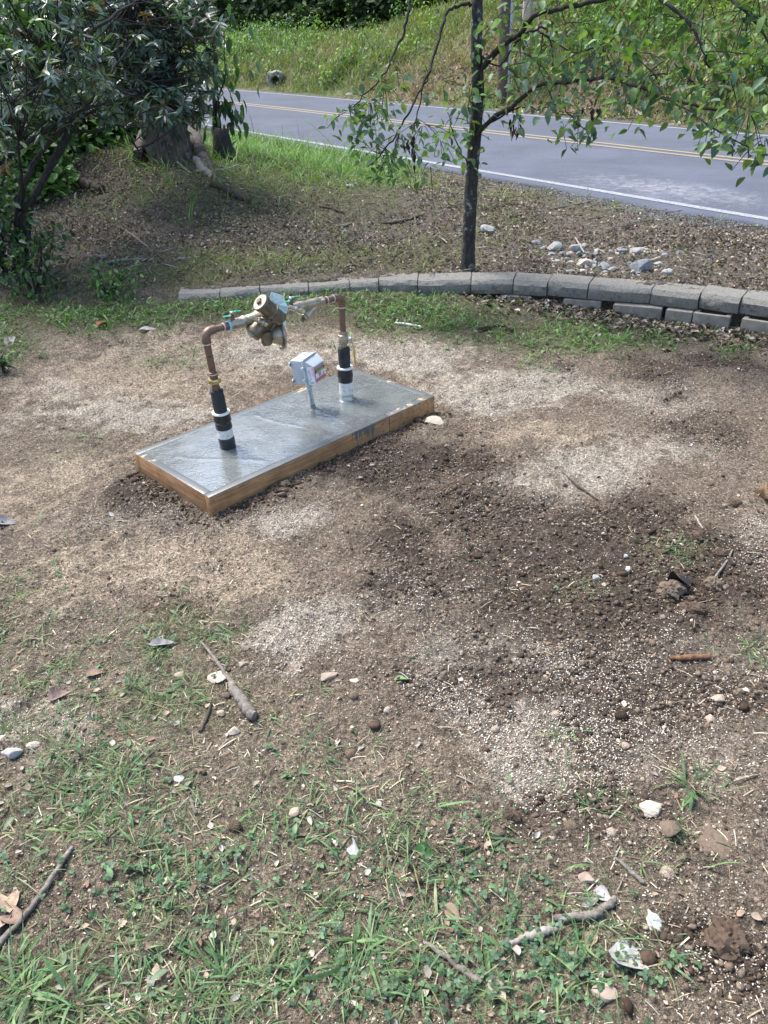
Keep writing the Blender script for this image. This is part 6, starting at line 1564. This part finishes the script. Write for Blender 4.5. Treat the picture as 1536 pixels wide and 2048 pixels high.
# leaf litter on the bare right part of the bank
x, y, q, a = bank_pts(30000, 12.7, 17, -4, 20); d = FB(x, y) * sstep(22, 12, a) + .05; k = sg.random(len(x)) < d * .75; litter('bank_litter', x[k], y[k], .06, .13, .5, .01, [(.24, .18, .13), (.34, .28, .22), (.16, .11, .08), (.42, .36, .30)])
# shoulder gravel beside the near edge of the road
a = sg.uniform(-6, 14, 30000); q = Q_NEAR - np.abs(sg.normal(0, .28, len(a))) + .03; x = q * RD_N[0] + a * RD_D[0]; y = q * RD_N[1] + a * RD_D[1]; k = (sg.random(len(x)) < sstep(9, 3, a) * .8) & (y > wall_y(x) + .3); x, y = x[k], y[k]; n = len(x); bag = Bag()
s = sg.uniform(.006, .018, n); bag.add(*OCT[2], gp(x, y, .003), randR(n, .5, sg), s, pick([(.15, .15, .155), (.22, .22, .225), (.10, .10, .10), (.28, .27, .26)], n, sg)); tag(link('shoulder_gravel', bag.mesh('shoulder_gravel', MAT['bits'])), kind='stuff')

# ------------------------------------------------------------------ things on the far bank
m_pole = m_noise('creosoted_pole', (.075, .045, .035), (.16, .10, .08), 30, .85, 0, .5, .004, 60); m_strip = m_noise('pale_conduit', (.36, .37, .38), (.48, .49, .50), 20, .5); m_post = m_noise('pale_post_wood', (.34, .27, .20), (.52, .44, .35), 26, .85, 0, .4, .003)
p = G(1003, 205); D = np.linalg.norm(p - EYE); r_ = 9.5 * D / FPX
UPL = tag(empty('utility_pole', tuple(p)), 'brown utility pole with a pale conduit up its right side on the far bank', 'utility pole')
bm = bmesh.new(); bm_lathe(bm, p - np.array([0, 0, .4]), (0, 0, 1), [(0, r_), (4, r_ * .96), (10.5, r_ * .78), (10.52, 0)], 20); finish('pole', bm, m_pole, UPL)
rs_ = unit(np.cross(FW * np.array([1, 1, 0]), (0, 0, 1))); bm = bmesh.new(); bm_tube(bm, [p + rs_ * r_ * 1.05 - np.array([0, r_ * .2, .2]), p + rs_ * r_ * .98 + np.array([0, -r_ * .2, 6])], r_ * .36, 10); finish('conduit', bm, m_strip, UPL)
bm = bmesh.new(); hz_ = AT(997, 20, p[1])[2]; 
for dz in (0, .10): bm_box(bm, np.array([p[0] - r_ * .2, p[1] - r_ * .98, hz_ + dz]), np.eye(3), (.035, .02, .06), .002)
finish('pole_tag', bm, m_strip, UPL)
p = G(1050, 112); D = np.linalg.norm(p - EYE); r_ = 8 * D / FPX
bm = bmesh.new(); bm_lathe(bm, p - np.array([0, 0, .3]), (0, 0, 1), [(0, r_ * 1.15), (1.0, r_), (6.0, r_ * .8), (6.02, 0)], 14); tag(finish('wooden_post', bm, m_post, None), 'pale bare wooden post standing behind the brown utility pole', 'post')
# weathered culvert end
p = G(551, 172); D = np.linalg.norm(p - EYE); s_ = D / FPX; axc = unit(np.array([EYE[0] - p[0] - 3.2, EYE[1] - p[1], .8])); cc = p + np.array([0, 0, 9 * s_])
bm = bmesh.new(); bm_lathe(bm, cc, axc, [(-.6, 11 * s_), (-.2, 15 * s_), (.0, 15.5 * s_), (.05, 13 * s_), (.04, 7.5 * s_), (-.05, 6.2 * s_), (-.55, 6 * s_), (-.56, 0)], 18)
for v in bm.verts: v.co += Vector((vnoise(v.co.x * 6, v.co.z * 6, 1, 3) - .5, vnoise(v.co.y * 6, v.co.z * 6, 1, 4) - .5, vnoise(v.co.x * 6, v.co.y * 6, 1, 5) - .5)) * .12
CU = tag(empty('culvert_end', tuple(p)), 'small whitish weathered culvert end with a dark opening at the far road edge', 'culvert'); finish('concrete_ring', bm, mr_white, CU, True, 50)
bm = bmesh.new(); bm_lathe(bm, cc - axc * .30, axc, [(0, 6.4 * s_), (.01, 6.4 * s_)], 14); finish('bore_shade_disc', bm, m_foam, CU)  # black disc across the bore stands in for the shade inside

# ------------------------------------------------------------------ trees beyond the road and at the left: dark wood
m_far = m_attr('dark_foliage', .6, .15, .25)
def crown_mesh(seed, n, rx, rz, blobs, cols, size):
    r = np.random.default_rng(seed); B = r.normal(0, 1, (blobs, 3)); B /= np.linalg.norm(B, axis=1)[:, None]; B *= r.uniform(.25, .95, (blobs, 1)); br_ = r.uniform(.22, .42, blobs)
    j = r.integers(0, blobs, n); d = r.normal(0, 1, (n, 3)); d /= np.linalg.norm(d, axis=1)[:, None]; P = (B[j] + d * br_[j][:, None] * r.random((n, 1)) ** .4) * np.array([rx, rx, rz]); tone = (r.uniform(.7, 1.25, blobs))[j]
    bg = Bag(); bg.add(*t_leaf(.7, .3, .2, 3, 0, .3), P, randR(n, .6, r), r.uniform(size * .6, size * 1.3, n), pick(cols, n, r) * tone[:, None]); return bg.mesh('crown', m_far, True)
FC = [(.022, .045, .018), (.032, .06, .022), (.045, .08, .028)]
crowns = [crown_mesh(40 + k, 5200, 3.2, 4.6, 34, FC, .42) for k in range(3)]
def trunk_mesh(h, r0, seed):
    bm = bmesh.new(); rr_ = np.random.default_rng(seed); pts = [np.array([0, 0, -.4])] + [np.array([rr_.normal(0, .06) * t, rr_.normal(0, .06) * t, h * t]) for t in np.linspace(.1, 1, 8)]
    bm_tube(bm, pts, list(np.linspace(r0 * 1.3, r0 * .3, len(pts))), 10, 0, .05, seed)
    for k in range(6):
        t = rr_.uniform(.35, .9); az_ = rr_.uniform(0, 6.28); b0 = np.array([0, 0, h * t]); b1 = b0 + np.array([math.cos(az_) * 1.8, math.sin(az_) * 1.8, 1.3]); bm_tube(bm, [b0, (b0 + b1) / 2 + np.array([0, 0, .2]), b1], [r0 * .4, r0 * .28, r0 * .12], 6)
    me = bpy.data.meshes.new('trunk'); bm.to_mesh(me); bm.free(); me.materials.append(m_bark_s); return me
trunks = [trunk_mesh(12.5, .20, k) for k in range(3)]
fr = np.random.default_rng(77)
def wood_tree(q, a, sc, label, group, zoff=0):
    x, y = q * RD_N[0] + a * RD_D[0], q * RD_N[1] + a * RD_D[1]; z = float(terrain(x, y)) + zoff
    rt = tag(empty('tree', (x, y, z)), label, 'tree', group); rt.rotation_euler = (0, 0, fr.uniform(0, 6.3)); rt.scale = (sc, sc, sc * fr.uniform(.9, 1.15))
    k = int(fr.integers(0, 3)); o = link('trunk', trunks[k], rt); c = link('crown', crowns[int(fr.integers(0, 3))], rt); c.location = (0, 0, 8.2); c2 = link('crown', crowns[int(fr.integers(0, 3))], rt); c2.location = (.5, .3, 12.0); c2.scale = (.72, .72, .72); return rt
LBW = 'tall dark tree of the shady wood behind the far grass bank'
for q, a in [(23, 44), (25, 38), (22.5, 34), (26, 30), (23.5, 26), (28, 41), (29, 33), (24, 21), (27, 24), (25, 16), (23, 11), (26, 6), (24, 1), (30, 26), (31, 18), (24, 50), (21, 56), (17, 52), (31, 38), (29, 47), (28, 11), (22.5, -4)]:
    wood_tree(q + fr.normal(0, .5), a + fr.normal(0, .8), fr.uniform(.95, 1.25) * (1.5 if 42 < a < 51 else 1), LBW, 'trees of the dark wood')
for q, a, sc in [(2.0, 17, .5), (4.0, 20, .6), (2.5, 24, .8), (5.2, 28, .8), (4.6, 35, .9)]:
    wood_tree(q, a, sc, 'shady tree at the left behind the rhododendron', 'trees behind the rhododendron', -2.2 * sc)
# bushes that close the gap below the crowns of the wood
bushes = [crown_mesh(60 + k, 2600, 1.9, 1.6, 20, FC + [(.05, .10, .03)], .26) for k in range(2)]
for k, (q, a) in enumerate([(21.5, 47), (21.5, 43), (21.3, 39), (21.4, 35.5), (21.2, 32), (21.5, 28.5), (22, 25), (23.5, 41), (23.5, 34), (22.5, 21), (22, 17), (22, 13), (22, 9), (22, 52), (24, 30)]):
    x, y = q * RD_N[0] + a * RD_D[0], q * RD_N[1] + a * RD_D[1]; o = tag(link('bush', bushes[k % 2], None, (x, y, float(terrain(x, y)) + .9)), 'dark bush of the undergrowth at the edge of the shady wood', 'bush', 'undergrowth of the dark wood'); o.rotation_euler = (0, 0, fr.uniform(0, 6.3)); o.scale = (1.15, 1.15, fr.uniform(.9, 1.4))
mb_ = [crown_mesh(80 + k, 2400, 1.0, .9, 20, [(.05, .11, .03), (.08, .17, .04), (.11, .21, .05)], .15) for k in range(2)]
for k, (px, py, Y, s_, lb) in enumerate([(20, 200, 9.5, 1.0, 'leafy bush glimpsed through the rhododendron, nearest the left edge'), (110, 215, 10.5, .9, 'bright leafy bush glimpsed between the rhododendron stems'), (215, 200, 11.5, .9, 'bright leafy bush left of the old trunk, behind the rhododendron'), (70, 330, 8.2, .55, 'low bush under the rhododendron branches at the left'), (-60, 280, 8.5, .8, 'leafy bush at the far left edge beside the rhododendron'), (150, 100, 13, 1.4, 'tall leafy bush high up behind the rhododendron crown')]):
    c_ = at(px, py, Y); z0 = float(terrain(c_[0], c_[1])); o = tag(link('bush', mb_[k % 2], None, (c_[0], c_[1], max(z0 + .45 * s_, c_[2]))), lb, 'bush'); o.scale = (s_, s_, s_); o.rotation_euler = (0, 0, k * 1.3)
